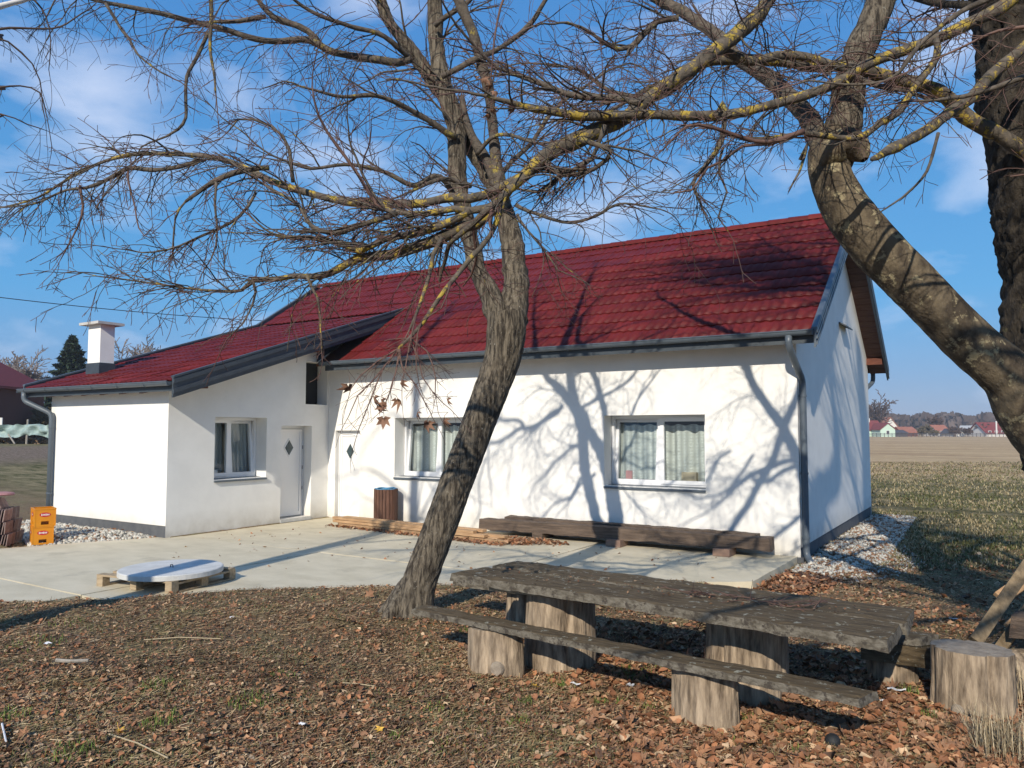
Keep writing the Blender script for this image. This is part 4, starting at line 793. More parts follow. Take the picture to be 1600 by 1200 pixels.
def mapleleaf(size, curl, seed):
    random.seed(seed); m = MB(); out = []; n = 22
    lob = [.55, 1.0, .52, .92, .48, .7, .3]
    pts = []
    for k in range(-6, 7):
        a = k/6*math.pi*.86; r = lob[6-abs(abs(k)-0) if False else (abs(k))] if abs(k) < 7 else .3
        r = [1.0, .50, .90, .45, .72, .35, .30][abs(k)]*random.uniform(.88, 1.1); pts.append((math.sin(a)*r, math.cos(a)*r))
    vs = [Vector((0, 0, 0))]+[Vector((x, y, curl*(x*x+y*y)*.7+random.uniform(-.09, .09))) for x, y in pts]+[Vector((x*.5, y*.5, curl*.15+random.uniform(-.05, .05))) for x, y in pts]
    k_ = len(pts); fs = []
    for i in range(k_-1): fs += [(1+i, 2+i, 1+k_+i+1, 1+k_+i), (0, 1+k_+i, 1+k_+i+1)]
    m.add([v*size for v in vs], fs); m.tube([(0, 0, 0), (0, -size*.5, .0), (0, -size*.95, .02)], .0015, 3); return m
def leafmesh(size, curl, seed):
    random.seed(seed); m = MB(); n = 7; vs = []
    for k in range(n):
        u = k/(n-1); wd = size*.5*math.sin(math.pi*min(.97, u*.9+.06))**.75*(1+.25*random.uniform(-1, 1)); zz = curl*size*(u-.5)**2*2
        for s_ in (-1, -.5, 0, .5, 1): vs.append((s_*wd, u*size*1.15-.02, zz+abs(s_)**1.5*curl*wd*random.uniform(.7, 1.3)+random.uniform(-.04, .04)*size))
    m.add(vs, [(k*5+q, k*5+q+1, k*5+q+6, k*5+q+5) for k in range(n-1) for q in range(4)]); return m
HL = [(545, 612, .09, 0), (583, 628, .09, 1), (595, 632, .085, 1), (590, 645, .07, 2), (600, 640, .08, 3), (600, 662, .09, 4), (627, 605, .07, 5), (622, 632, .08, 6), (652, 652, .065, 7), (667, 668, .08, 8), (698, 631, .07, 1), (694, 664, .065, 5)]
for q, (px, py, sz, sd) in enumerate(HL):
    tgt = at(px, py, 4.42); par, P_ = min(HT, key=lambda h: min((p-tgt).length for p in h[1]))
    m = mapleleaf(sz*.72, 1.3, sd+3); M_ = Matrix.Translation(at(px, py-8, 4.42)) @ Matrix.Rotation(random.uniform(0, 6.28), 4, 'Z') @ Matrix.Rotation(R(-100+random.uniform(-30, 30)), 4, 'X')
    m.v = [tuple(M_ @ Vector(v)) for v in m.v]; ob = m.build('dead_leaf', HLEAF, par, smooth=True)
for q, (px, py) in enumerate(((756, 130), (768, 140), (775, 150), (762, 150), (768, 178), (765, 185), (802, 178), (805, 170), (741, 128))):
    m = mapleleaf(.046, 1.4, q+20); M_ = Matrix.Translation(at(px, py-8, 5.0)) @ Matrix.Rotation(random.uniform(0, 6.28), 4, 'Z') @ Matrix.Rotation(R(-95+random.uniform(-30, 30)), 4, 'X')
    m.v = [tuple(M_ @ Vector(v)) for v in m.v]; m.build('dead_leaf', HLEAF, tr_, smooth=True)
limb(tr_, A([(790, -10), (778, 50), (770, 110), (762, 160)], 5.0, 5.0), [.008, .006, .005, .003], TWIG, 'bough', sides=6)
# ---------------- birch outside the left edge: its weeping twigs hang into the picture, its trunk shades the yard
random.seed(21)
tb = thing('birch_tree', 'white barked birch with thin twigs weeping into the top left corner', 'tree', (-4.55, -12.3, 0))
trunkmesh('trunk', [(-4.55, -12.3, -.1), (-4.5, -12.2, 1.5), (-4.52, -12.1, 4), (-4.5, -12.05, 7), (-4.45, -12, 10), (-4.4, -12, 13)], [.22, .18, .155, .12, .08, .03], BIRCH, tb, sides=24, step=.12, ridge=.03, lump=.05)
T3 = Tubes()
def weep(pts, d0, d1, ra, m, sp, tl=(.5, 1.1)):
    return limb(tb, A(pts, d0, d1), [rp(v, (d0+d1)/2) for v in ra], m, 'limb', T=T3, spawn=sp, tl=tl, tr=(.003, .005), lev=1, droop=3.0, up=-.3, dens=1.0, zig=.12, rmin=.0016, sides=8)
def weepb(P0, pts, d0, d1, ra, m, sp, tl=(.5, 1.1)):
    P = [Vector(P0)]+A(pts, d0, d1); return limb(tb, P, [ra[0]*.005]+[rp(v*.62, (d0+d1)/2) for v in ra], m, 'limb', T=T3, spawn=sp, tl=tl, tr=(.003, .005), lev=1, droop=3.0, up=-.3, f0=.5, zig=.12, rmin=.0016, sides=8)
weepb((-4.5, -12.1, 4.2), [(-120, 60), (-40, 30), (0, 14), (20, 5), (45, -6), (90, -30)], 6.6, 7, (8, 8, 7, 6, 5, 2), BIRCH, 10)
weepb((-4.5, -12.1, 4.0), [(-60, 70), (0, 49), (50, 47), (80, 46), (105, 38), (128, 22), (150, 5)], 6.6, 7, (4, 3, 2.6, 2.4, 2.2, 1.8, 1.2), TWIGB, 14, tl=(.3, .7))
weepb((-4.5, -12.1, 3.6), [(-60, 60), (0, 62), (15, 66), (35, 80), (50, 95), (60, 120), (64, 160), (72, 200)], 6.6, 6.9, (3, 2.6, 2.4, 2.2, 1.8, 1.5, 1.2, .8), TWIGB, 14, tl=(.3, .6))
weepb((-4.5, -12.1, 3.4), [(-50, 140), (0, 133), (30, 128), (60, 140), (72, 180), (80, 240)], 6.6, 6.9, (3, 2.5, 2.1, 1.7, 1.2, .8), TWIGB, 12, tl=(.3, .6))
weepb((-4.5, -12.1, 3.2), [(-60, 190), (0, 178), (40, 195), (75, 205)], 6.6, 6.9, (2.2, 1.8, 1.4, .8), TWIGB, 8, tl=(.3, .6))
weepb((-4.5, -12.1, 4.6), [(-30, -40), (30, -20), (60, 10), (75, 60), (78, 120)], 6.9, 7.1, (3, 2.5, 2, 1.5, .8), TWIGB, 16, tl=(.3, .7))
for q in range(14):
    z = 5.5+q*.5; a = q*2.4; ln = 2.6-q*.1
    limb(tb, [Vector((-4.5, -12.05, z)), Vector((-4.5+math.cos(a)*ln*.5, -12.05+math.sin(a)*ln*.5, z+.8)), Vector((-4.5+math.cos(a)*ln, -12.05+math.sin(a)*ln, z+.7))], [.035, .02, .007], BIRCH, 'limb', T=T3, spawn=9, tl=(.5, 1.1), tr=(.004, .006), lev=1, droop=3, sides=6, step=.2)
T3.build('twigs', TWIGB, tb)

# ---------------- unseen tree added outside the right edge to dapple the benches and the grass
random.seed(91)
tn = thing('bare_tree', 'unseen bare tree added beyond the right edge to shade the benches and grass', 'tree', (5.6, -9.2, 0))
trunkmesh('trunk', [(5.6, -9.2, -.1), (5.55, -9.2, 1.5), (5.45, -9.15, 3.2), (5.4, -9.1, 5), (5.3, -9.1, 7)], [.30, .24, .2, .14, .06], BARKD, tn, sides=24, step=.12, ridge=.08, lump=.1)
T5 = Tubes(); k_ = 0
def inframe(p, m):
    v = p-C; z = v.dot(FW)
    return z > .2 and -m < 800+FPX*v.dot(RT)/z < 1600+m and -m < 600-FPX*v.dot(UP)/z < 1200+m
while k_ < 20:
    base = Vector((5.45, -9.15, random.uniform(2.8, 5.8))); e = Vector((random.uniform(1.6, 5.2), random.uniform(-13.2, -6.6), random.uniform(3.6, 6.6))); md = base.lerp(e, .5)+rv(.25)+Vector((0, 0, .5))
    if inframe(e, 520) or inframe(md, 450) or (e-C).length < 1.6: continue
    limb(tn, [base, md, e], [.07, .045, .015], BARKD, 'limb', T=T5, spawn=11, tl=(.5, .95), tr=(.010, .015), f0=.3, big=T5, sides=8, step=.15, lev=2, up=.2); k_ += 1
T5.build('twigs', TWIG, tn)
# ================================================================ THINGS IN THE YARD
random.seed(3)
def grd(px, py, z=0.0):
    d = at(px, py, 1)-C; return C+d*((z-C.z)/d.z)
def logstump(name, label, x, y, rx, ry, h, z0=0, rot=0, seed=0, knot=None, group=None, flare=.12, top=STUMPT):
    t = thing(name, label, 'log', (x, y, z0), 0, group); sides = 90; n = 16; vs = []
    for i in range(n+1):
        f = i/n
        for k in range(sides):
            a = 2*math.pi*k/sides; q = Vector((math.cos(a)*1.6, math.sin(a)*1.6, f*.8+seed*5))
            r = 1+.10*noise.noise(q)+.045*noise.noise(Vector((math.cos(a)*7, math.sin(a)*7, f*1.2+seed)))+flare*(1-f)**2*(.6+noise.noise(q*.7))
            r -= .12*max(0, 1-abs(((a*1.0-seed*1.3) % 1.7)-.8)*9)
            r += .035*noise.noise(Vector((math.cos(a)*16, math.sin(a)*16, f*.8+seed)))       # drying cracks
            X, Y = rx*r*math.cos(a), ry*r*math.sin(a)
            vs.append((x+X*math.cos(rot)-Y*math.sin(rot), y+X*math.sin(rot)+Y*math.cos(rot), z0-.06+(h+.06)*f))
    b = MB(); b.add(vs, [(i*sides+k, i*sides+(k+1) % sides, (i+1)*sides+(k+1) % sides, (i+1)*sides+k) for i in range(n) for k in range(sides)])
    b.build('log_side', STUMP, t, smooth=True)
    c = MB(); c.add(vs[-sides:], [tuple(range(sides))]); c.build('log_end', top, t)
    if knot:
        kk = MB(); kx, ky, kz, kr, dx, dy = knot; dv = Vector((dx, dy, 0)).normalized()
        kk.tube([Vector((kx, ky, kz))-dv*.10, Vector((kx, ky, kz)), Vector((kx, ky, kz))+dv*.015], [kr*1.25, kr, kr*.85], 16, jit=.15); kk.build('knot', STUMPT, t, smooth=False)
    return t
def plankgeo(corners, th, cham=.0, nu=40, nv=5, rough=.008, seed=0, eat=.012):
    """weathered plank from its 4 top corners (front-left, front-right, back-right, back-left)"""
    a, b, c, d = [Vector(p) for p in corners]; vs = []; nx_, ny_ = nu, nv
    def top(u, v): return (a*(1-u)+b*u)*(1-v)+(d*(1-u)+c*u)*v
    idx = {}
    for lay in (0, 1):
        for j in range(ny_+1):
            for i in range(nx_+1):
                u, v = i/nx_, j/ny_; p = top(u, v); q = Vector((p.x*5, p.y*5, lay*3+seed))
                edge = min(v, 1-v) < 1e-6 or min(u, 1-u) < 1e-6
                cen = (top(.5, .5)-p).normalized()
                if edge: p = p+cen*(eat*(1+noise.noise(q*2.2)))+cen*(.010 if lay == 0 else .0)
                p = p+Vector((0, 0, rough*noise.noise(q*1.3)+rough*.6*noise.noise(q*5)))
                if lay: p.z -= th*(1+.12*noise.noise(q))
                elif edge: p.z -= .006
                idx[(lay, i, j)] = len(vs); vs.append(p)
    fs = []; mi = []
    for j in range(ny_):
        for i in range(nx_):
            fs.append((idx[0, i, j], idx[0, i+1, j], idx[0, i+1, j+1], idx[0, i, j+1])); mi.append(0)
            fs.append((idx[1, i, j], idx[1, i, j+1], idx[1, i+1, j+1], idx[1, i+1, j])); mi.append(0)
    for i in range(nx_):
        fs.append((idx[0, i+1, 0], idx[0, i, 0], idx[1, i, 0], idx[1, i+1, 0])); mi.append(1); fs.append((idx[0, i, ny_], idx[0, i+1, ny_], idx[1, i+1, ny_], idx[1, i, ny_])); mi.append(1)
    for j in range(ny_):
        fs.append((idx[0, 0, j], idx[0, 0, j+1], idx[1, 0, j+1], idx[1, 0, j])); mi.append(1); fs.append((idx[0, nx_, j+1], idx[0, nx_, j], idx[1, nx_, j], idx[1, nx_, j+1])); mi.append(1)
    return vs, fs, mi
def plank(name, corners, th, parent=None, m=(TABLE, TABLE_E), **k):
    vs, fs, mi = plankgeo(corners, th, **k); return fromarr(name, [tuple(v) for v in vs], fs, list(m), parent, midx=mi)
# the table: two thick planks
FL, FRt, BR, BL = Vector((-1.31, -6.86, .70)), Vector((1.975, -7.16, .69)), Vector((2.03, -6.20, .69)), Vector((-1.17, -6.06, .70))
tt = thing('plank_table', 'low outdoor table of two thick dark mossy planks laid on log supports', 'table', (.4, -6.6, 0))
ml, mr = FL.lerp(BL, .52), FRt.lerp(BR, .50)
g_ = Vector((0, .012, 0))
plank('plank', (FL, FRt, mr-g_, ml-g_), .068, tt, nu=90, nv=8, seed=2, eat=.015)
plank('plank', (ml+g_+Vector((.05, 0, .008)), mr+g_+Vector((.02, 0, -.006)), BR, BL), .068, tt, nu=90, nv=8, seed=9, eat=.015)
MB().box(-.95, -.15, -6.80, -6.64, .585, .612).build('batten', PALW, tt)
logstump('table_log', 'broad split log under the left end of the plank table', -.49, -6.45, .27, .31, .588, seed=1, flare=.05)
logstump('table_log', 'broad split log under the right half of the plank table with brushwood leaning on it', .97, -6.40, .275, .29, .588, seed=4, flare=.05)
MB
# near bench
bb = thing('plank_bench', 'long narrow lichen crusted plank bench in front of the table', 'bench', (.2, -7.1, 0))
plank('seat', ((-1.555, -7.05, .42), (1.85, -7.40, .42), (1.92, -7.20, .42), (-1.55, -6.86, .42)), .048, bb, nu=90, nv=5, seed=14, eat=.010)
logstump('bench_log', 'short grey log with a round cut knot under the left part of the near bench', -.77, -6.98, .23, .15, .36, seed=7, knot=(-.66, -7.125, .10, .055, .1, -1))
logstump('bench_log', 'short split log holding up the right part of the near bench', .90, -7.10, .21, .14, .36, seed=12)
# far bench
b2 = thing('plank_bench', 'mossy plank bench half hidden on the house side of the table', 'bench', (0, -5.6, 0))
plank('seat', ((-2.02, -5.86, .42), (2.02, -5.80, .41), (2.13, -5.62, .41), (-1.98, -5.64, .42)), .07, b2, nu=60, nv=4, seed=33)
MB().box(1.62, 2.10, -5.80, -5.63, .20, .335).build('cross_block', TABLE, b2)
logstump('bench_log', 'log in the shade under the left end of the far bench', -1.35, -5.60, .17, .15, .345, seed=16)
logstump('bench_log', 'log in the shade under the right end of the far bench', 1.80, -5.62, .16, .15, .20, seed=19)
# big stump at the right with a dark beam and leaning boards
logstump('log_stump', 'large weathered stump standing alone at the lower right edge', 2.32, -6.00, .232, .20, .43, seed=23, flare=.08, knot=(2.24, -6.20, .07, .04, 0, -1))
tb2 = thing('timber', 'short dark timber lying across stumps at the right edge', 'timber', (2.75, -5.3, 0))
vs, fs, mi = plankgeo(((2.52, -5.45, .56), (3.5, -5.62, .56), (3.6, -5.3, .56), (2.56, -5.22, .56)), .16, nu=20, nv=4, seed=50); fromarr('timber', [tuple(v) for v in vs], fs, [TIMB, TIMB], tb2, midx=mi)
logstump('log_stump', 'dark stump beyond the right edge carrying the short timber', 2.95, -5.35, .2, .2, .38, seed=28)
def board(name, p0, p1, wd, th, m, side, parent=None, label=None, cat=None, group=None):
    p0, p1 = Vector(p0), Vector(p1); d = (p1-p0).normalized(); s_ = Vector(side); s_ = (s_-d*s_.dot(d)).normalized(); u = d.cross(s_); b = MB()
    n = 8; 
    for i in range(n):
        a0, a1 = p0.lerp(p1, i/n), p0.lerp(p1, (i+1)/n)
    b.prism([p0-s_*wd/2-u*th/2, p0+s_*wd/2-u*th/2, p0+s_*wd/2+u*th/2, p0-s_*wd/2+u*th/2], p1-p0)
    o = b.build(name, m, parent)
    bv = o.modifiers.new('edge', 'BEVEL'); bv.width = .004; bv.segments = 2
    if label: tag(o, label, cat, group)
    return o
LEANM = mat('weathered_leaning_board', (.13, .095, .055), (.30, .23, .14), scale=7, stretch=(2.5, 2.5, .5), rough=.9, bump=.5)
board('board', at(1524, 1003, 5.35), at(1700, 745, 6.0), .085, .055, BOARDL, RT+Vector((0, 0, .25)), None, 'foremost weathered board leaning against the old tree', 'board', 'boards leaning against the old tree')
board('board', at(1557, 1022, 5.45), at(1738, 768, 6.1), .075, .05, BOARDL, RT+Vector((0, 0, .4)), None, 'weathered board touching the right side of the foremost leaning board', 'board', 'boards leaning against the old tree')
board('board', at(1588, 1030, 5.55), at(1768, 800, 6.15), .07, .05, BOARDL, RT+Vector((0, 0, .4)), None, 'dark leaning board in the shade right of the two foremost boards', 'board', 'boards leaning against the old tree')
board('board', at(1562, 935, 5.8), at(1700, 838, 6.2), .10, .04, PLANKN, RT, None, 'paler thin board with a bright end peeping out behind the leaning boards', 'board', 'boards leaning against the old tree')
board('board', at(1580, 985, 5.9), at(1720, 850, 6.3), .12, .04, PLANKN, RT, None, 'lowest pale board among the leaning boards at the right edge', 'board', 'boards leaning against the old tree')
lb_ = MB(); lb_.tube([(2.22, -5.66, .155), (2.5, -5.42, .15), (2.95, -5.05, .15)], [.155, .16, .15], 20, jit=.12); tag(lb_.build('lying_log', STUMP, None, smooth=True), 'log lying in the shade under the lower ends of the leaning boards', 'log')
# the old timbers along the facade
t1 = tag(MB().build('x', TIMB), None) if False else None
def timber(label, corners, th, seed):
    vs, fs, mi = plankgeo(corners, th, nu=70, nv=5, seed=seed, rough=.012, eat=.012); o = fromarr('timber', [tuple(v) for v in vs], fs, [TIMB, TIMB], None, midx=mi); tag(o, label, 'timber', 'old timbers along the facade')
timber('front dark old timber lying on blocks below the right window', ((-5.42, -.50, .275), (-.30, -.50, .30), (-.30, -.24, .30), (-5.42, -.24, .275)), .185, 61)
timber('old timber behind the front one, touching the white wall below the right window', ((-5.05, -.235, .315), (-.55, -.235, .31), (-.55, -.03, .31), (-5.05, -.03, .315)), .22, 66)
for (px, py, lb) in ((956, 856, 'left reddish block under the front old timber'), (1122, 873, 'right reddish block under the front old timber')):
    q = grd(px, py); b = MB(); b.box(q.x-.15, q.x+.10, -.62, -.28, 0.001, .108); o = b.build('wood_block', mat('block_wood', (.20, .13, .10), (.28, .19, .14), scale=8, rough=.9), None); tag(o, lb, 'block')
tag(MB().box(-4.3, -4.1, -.5, -.1, .001, .10).build('wood_block', TIMB), 'dark block hidden under the left part of the old timbers', 'block')
# stack of pale laths
random.seed(8)
LATH = ['lowest front', 'lowest middle', 'lowest rear', 'second layer front', 'second layer rear', 'topmost front', 'topmost rear']
for q, (yo, zo, xs_, xe) in enumerate(((-.16, .035, -8.35, -4.30), (-.03, .035, -8.5, -4.55), (.11, .035, -8.2, -4.4), (-.12, .088, -8.55, -4.75), (.04, .088, -8.3, -4.45), (-.08, .141, -8.6, -5.0), (.06, .141, -8.45, -4.9))):
    y0_, y1_ = -.80+yo, -1.12+yo
    board('lath', (xs_, y0_, zo), (xe, y1_, zo+random.uniform(-.004, .012)), .115, .048, PLANKN, (0, 1, 0), None, f'{LATH[q]} pale lath in the low stack lying before the wooden bin', 'lath', 'pale laths stacked before the facade')
# the slatted bin
bn = thing('waste_bin', 'brown slatted wooden waste bin with blue liner rim against the wall', 'bin', (-7.75, -.34, 0))
for k in range(22):
    a = 2*math.pi*k/22; M_ = Matrix.Translation((-7.75, -.34, 0)) @ Matrix.Rotation(a, 4, 'Z'); b = MB(); b.box(-.028, .028, -.235, -.213, .03, .70, M_); b.build('slat', BINW, bn)
MB().tube([(-7.75, -.34, .02), (-7.75, -.34, .67)], .20, 24).build('inner_drum', DARK, bn)
for z in (.12, .62):
    MB().tube([(-7.75+.207*math.cos(a), -.34+.207*math.sin(a), z) for a in np.linspace(0, 2*math.pi, 25)], .007, 4, cap=False).build('hoop', TRIMD, bn)
MB().tube([(-7.75+.212*math.cos(a), -.34+.212*math.sin(a), .705+.006*math.sin(a*5)) for a in np.linspace(0, 2*math.pi, 33)], .014, 6, cap=False).build('liner_rim', BLUE, bn)
# pallet with the round cover
pt = thing('pallet', 'small wooden pallet on the concrete carrying a round concrete cover', 'pallet', (-6.12, -6.14, 0), R(9))
pb = MB()
for k in range(5):
    y = -.5+.05+k*.2225; MB().box(-.60, .60, y-.05, y+.05, .118, .14).build('deck_board', PALW, pt, local=True)
for x in (-.55, 0, .55):
    MB().box(x-.05, x+.05, -.50, .50, .0955, .1175).build('cross_board', PALW, pt, local=True)
    MB().box(x-.05, x+.05, -.50, .50, .002, .0195).build('bottom_board', PALW, pt, local=True)
    for y in (-.45, 0, .45): MB().box(x-.05, x+.05, y-.05, y+.05, .020, .095).build('block', PALW, pt, local=True)
q = grd(268, 889, .18); q.z = .1405; cv = thing('concrete_cover', 'flat round pale concrete well cover lying on the pallet', 'cover', q)
b = MB(); n = 56; rr = .59
for z, r in ((.001, rr), (.052, rr), (.060, rr-.010)): b.v += [(q.x+r*math.cos(2*math.pi*k/n), q.y+r*math.sin(2*math.pi*k/n), q.z+z) for k in range(n)]
b.f = [(j_*n+k, j_*n+(k+1) % n, (j_+1)*n+(k+1) % n, (j_+1)*n+k) for j_ in range(2) for k in range(n)]+[tuple(range(n))[::-1], tuple(range(2*n, 3*n))]; b.m = [0]*len(b.f); b.build('disc', CONCW, cv)
MB().tube([q+Vector((-.02, 0, .055)), q+Vector((-.02, 0, .09)), q+Vector((.02, 0, .095)), q+Vector((.03, 0, .055))], .006, 6).build('lifting_eye', TRIMD, cv)
# the two yellow crates
def crate(x, y, z, rz, label, tilt=0):
    t = thing('crate', label, 'crate', (x, y, z), rz, 'yellow crates by the gravel'); Lx, Ly, Hh = .40, .30, .285
    b = MB(); th = .016
    def wallh(P, N, u0, u1, holes):
        wallgrid(b, P, N, u0, u1, 0, Hh, holes, th)
    hx = [(-.075, .075, .165, .235), (-.07, .07, .03, .085)]
    for s_ in (-1, 1):
        wallgrid(b, (lambda u, z_, s_=s_: (u, s_*Ly/2, z_)), (0, -s_, 0), -Lx/2, Lx/2, 0, Hh, [(-.06, .06, .03, .085)], th)
        wallgrid(b, (lambda u, z_, s_=s_: (u, s_*(Ly/2-th), z_)), (0, s_, 0), -Lx/2+th, Lx/2-th, 0, Hh, [(-.06, .06, .03, .085)], .0)
        wallgrid(b, (lambda u, z_, s_=s_: (s_*Lx/2, u, z_)), (-s_, 0, 0), -Ly/2, Ly/2, 0, Hh, [(-.055, .055, .03, .085)], th)
        wallgrid(b, (lambda u, z_, s_=s_: (s_*(Lx/2-th), u, z_)), (s_, 0, 0), -Ly/2+th, Ly/2-th, 0, Hh, [(-.055, .055, .03, .085)], .0)
    b.box(-Lx/2+th, Lx/2-th, -Ly/2+th, Ly/2-th, .008, .02)
    for s_ in (-1, 1):
        b.box(-Lx/2-.006, Lx/2+.006, s_*(Ly/2-.004)-.012, s_*(Ly/2-.004)+.012, Hh-.012, Hh+.004); b.box(s_*(Lx/2-.004)-.012, s_*(Lx/2-.004)+.012, -Ly/2-.0, Ly/2+.0, Hh-.012, Hh+.004)
        for s2 in (-1, 1): b.box(s_*Lx/2-.012*(s_ > 0)-.004, s_*Lx/2+.012*(s_ < 0)+.004, s2*Ly/2-.012*(s2 > 0)-.004, s2*Ly/2+.012*(s2 < 0)+.004, .001, Hh-.012)
    for k in range(1, 4): b.box(-Lx/2+k*.1-.003, -Lx/2+k*.1+.003, -Ly/2+th, Ly/2-th, .02, .22)
    b.build('crate_body', YELL, t, local=True)
    WH = mat('label_white', (.72, .70, .66), rough=.5)
    for (ax, s_) in ((0, -1), (0, 1), (1, -1), (1, 1)):
        rx_ = .085 if ax == 0 else .08; lb = MB(); wl = MB(); n = 20
        def P(u, z_, o): return ((u, s_*(Ly/2+o), z_) if ax == 0 else (s_*(Lx/2+o), u, z_))
        lb.add([P(rx_*math.cos(2*math.pi*k/n), .19+.036*math.sin(2*math.pi*k/n), .003) for k in range(n)], [tuple(range(n))])
        lbo = lb.build('label', REDP, t, local=True)
        for k in range(6):      # pale lettering too small to read
            u = -.055+k*.020; hh = .012 if k not in (0, 3) else .017; wl.add([P(u, .19-hh, .0045), P(u+.013, .19-hh, .0045), P(u+.013, .19+hh, .0045), P(u, .19+hh, .0045)], [(0, 1, 2, 3)])
        o = wl.build('lettering', WH, None); o.parent = lbo
    return t
crate(-10.86, -5.26, .0, R(-22), 'lower of the two stacked yellow drinks crates beside the white gravel')
crate(-10.85, -5.25, .291, R(-19), 'upper of the two stacked yellow drinks crates beside the white gravel')
# pile of old roof tiles at the left edge
ts = thing('tile_pile', 'pile of old brown roof tiles stacked on edge at the left edge', 'roof tiles', (-11.6, -5.75, 0))
random.seed(17)
def edgetile(x, y, z, lean, hgt=.26):
    M_ = Matrix.Translation((x, y, z)) @ Matrix.Rotation(R(48), 4, 'Z') @ Matrix.Rotation(lean, 4, 'Y'); b = MB(); n = 10
    vs = []
    for k in range(n+1):
        u = -.18+.36*k/n; o = .010*math.cos(k/n*4*math.pi)
        for z_ in (0, hgt): vs.append(M_ @ Vector((o, u, z_)))
        for z_ in (0, hgt): vs.append(M_ @ Vector((o+.014, u, z_)))
    fs = []
    for k in range(n):
        a, b_ = 4*k, 4*k+4; fs += [(a, b_, b_+1, a+1), (a+2, a+3, b_+3, b_+2), (a+1, b_+1, b_+3, a+3)]
    fs += [(0, 1, 3, 2), (4*n, 4*n+2, 4*n+3, 4*n+1)]; b.add(vs, fs); return b
dirv = Vector((math.cos(R(48)), math.sin(R(48)), 0))
for tier, (z, n1) in enumerate(((0, 20), (.195, 19), (.39, 17))):
    for row in (0, 1):
        for k in range(n1):
            p = Vector((-11.10, -5.62, 0))-dirv*((k+.7*tier)*.042)+Vector((-math.sin(R(48)), math.cos(R(48)), 0))*(-.02+row*.38)
            edgetile(p.x, p.y-.02, z, R(random.uniform(2, 12)), .19).build('roof_tile', BTILE, ts)
for k in range(8):
    p = Vector((-11.36, -5.62, 0))-dirv*(k*.05); edgetile(p.x, p.y, .58, R(-22+random.uniform(-12, 9)), .17).build('roof_tile', BTILE, ts)
b = MB(); pc = Vector((-11.36, -5.66, .79)); b.tube([pc, pc+Vector((0, 0, .015)), pc+Vector((0, 0, .04)), pc+Vector((0, 0, .055))], [.17, .19, .17, .08], 24); tag(b.build('round_lid', PINK, None, smooth=False), 'round dusty pink lid lying on top of the roof tile pile', 'lid')
# ================================================================ GRAVEL, LEAVES, GRASS
rng = np.random.default_rng(5)
def rotm(n, flat=1.0):
    az = rng.uniform(0, 2*np.pi, n); tx = rng.normal(0, .45*flat, n); ty = rng.normal(0, .45*flat, n)
    ca, sa, cx_, sx_, cy_, sy_ = np.cos(az), np.sin(az), np.cos(tx), np.sin(tx), np.cos(ty), np.sin(ty); Z = np.zeros(n); O = np.ones(n)
    Rz = np.stack([ca, -sa, Z, sa, ca, Z, Z, Z, O], 1).reshape(n, 3, 3); Rx = np.stack([O, Z, Z, Z, cx_, -sx_, Z, sx_, cx_], 1).reshape(n, 3, 3); Ry = np.stack([cy_, Z, sy_, Z, O, Z, -sy_, Z, cy_], 1).reshape(n, 3, 3)
    return Rz @ Rx @ Ry
def scatter(name, P, tmplV, tmplF, size, m, cols, flat=1.0, aniso=None, parent=None):
    """P (n,3); many small pieces in one mesh"""
    n = len(P); V0 = np.array(tmplV); 
    if V0.ndim == 2: V0 = np.broadcast_to(V0, (n, *V0.shape))
    S = size[:, None, None]; V = V0*S
    if aniso is not None: V = V*aniso[:, None, :]
    V = np.einsum('nij,nkj->nki', rotm(n, flat), V)+P[:, None, :]; k = V.shape[1]
    F = (np.array(tmplF)[None]+(np.arange(n)*k)[:, None, None]).reshape(-1, len(tmplF[0]))
    o = fromarr(name, V.reshape(-1, 3), F, m, parent, tint=np.repeat(cols, k, axis=0)); o['kind'] = 'stuff'; return o
hgrid = {}
def gzs(X, Y): return np.array([gz(x, y) for x, y in zip(X, Y)])
# gravel: strip beside the annex, and beside the gable corner
def polypts(n, poly):
    xs_, ys_ = [p[0] for p in poly], [p[1] for p in poly]; out = []
    while len(out) < n:
        x, y = rng.uniform(min(xs_), max(xs_)), rng.uniform(min(ys_), max(ys_))
        if inpoly(x, y, poly): out.append((x, y))
    return np.array(out)
ST8 = [(-.5, -.4, -.3), (.5, -.45, -.25), (.42, .5, -.3), (-.45, .42, -.28), (-.35, -.3, .3), (.3, -.35, .35), (.38, .3, .25), (-.3, .36, .32)]
SF = [(0, 1, 5, 4), (1, 2, 6, 5), (2, 3, 7, 6), (3, 0, 4, 7), (4, 5, 6, 7), (0, 3, 2, 1)]
def gravel(name, n, poly, s0, s1, hump=.06, label=None, brown=.12, zoff=.02):
    q = polypts(n, poly); sz = rng.uniform(s0, s1, n); cz = np.array([min(1, pdist(x, y, poly)*4) for x, y in q])
    P = np.column_stack([q, gzs(q[:, 0], q[:, 1])+zoff+rng.uniform(0, 1, n)*hump*cz]); v = rng.uniform(.33, .68, n); c = np.stack([v, v*.95, v*.83], 1)
    br = rng.random(n) < brown; c[br] = np.array([.26, .15, .09])*rng.uniform(.6, 1.4, (br.sum(), 1))
    tag(scatter(name, P, ST8, SF, sz, GRAV, c, aniso=rng.uniform(.6, 1.2, (n, 3))), kind='stuff')
gravel('gravel', 7000, [(-9.98, -3.81), (-13.8, -3.84), (-14.2, -4.4), (-11.4, -5.25), (-10.75, -5.5), (-10.55, -5.0), (-10.0, -4.15)], .03, .075, .10)
gravel('gravel', 6500, [(.02, -.75), (.35, -.95), (.85, -.3), (1.05, 1.0), (1.0, 3), (.9, 7.6), (.02, 7.6)], .025, .07, .05, brown=.3)
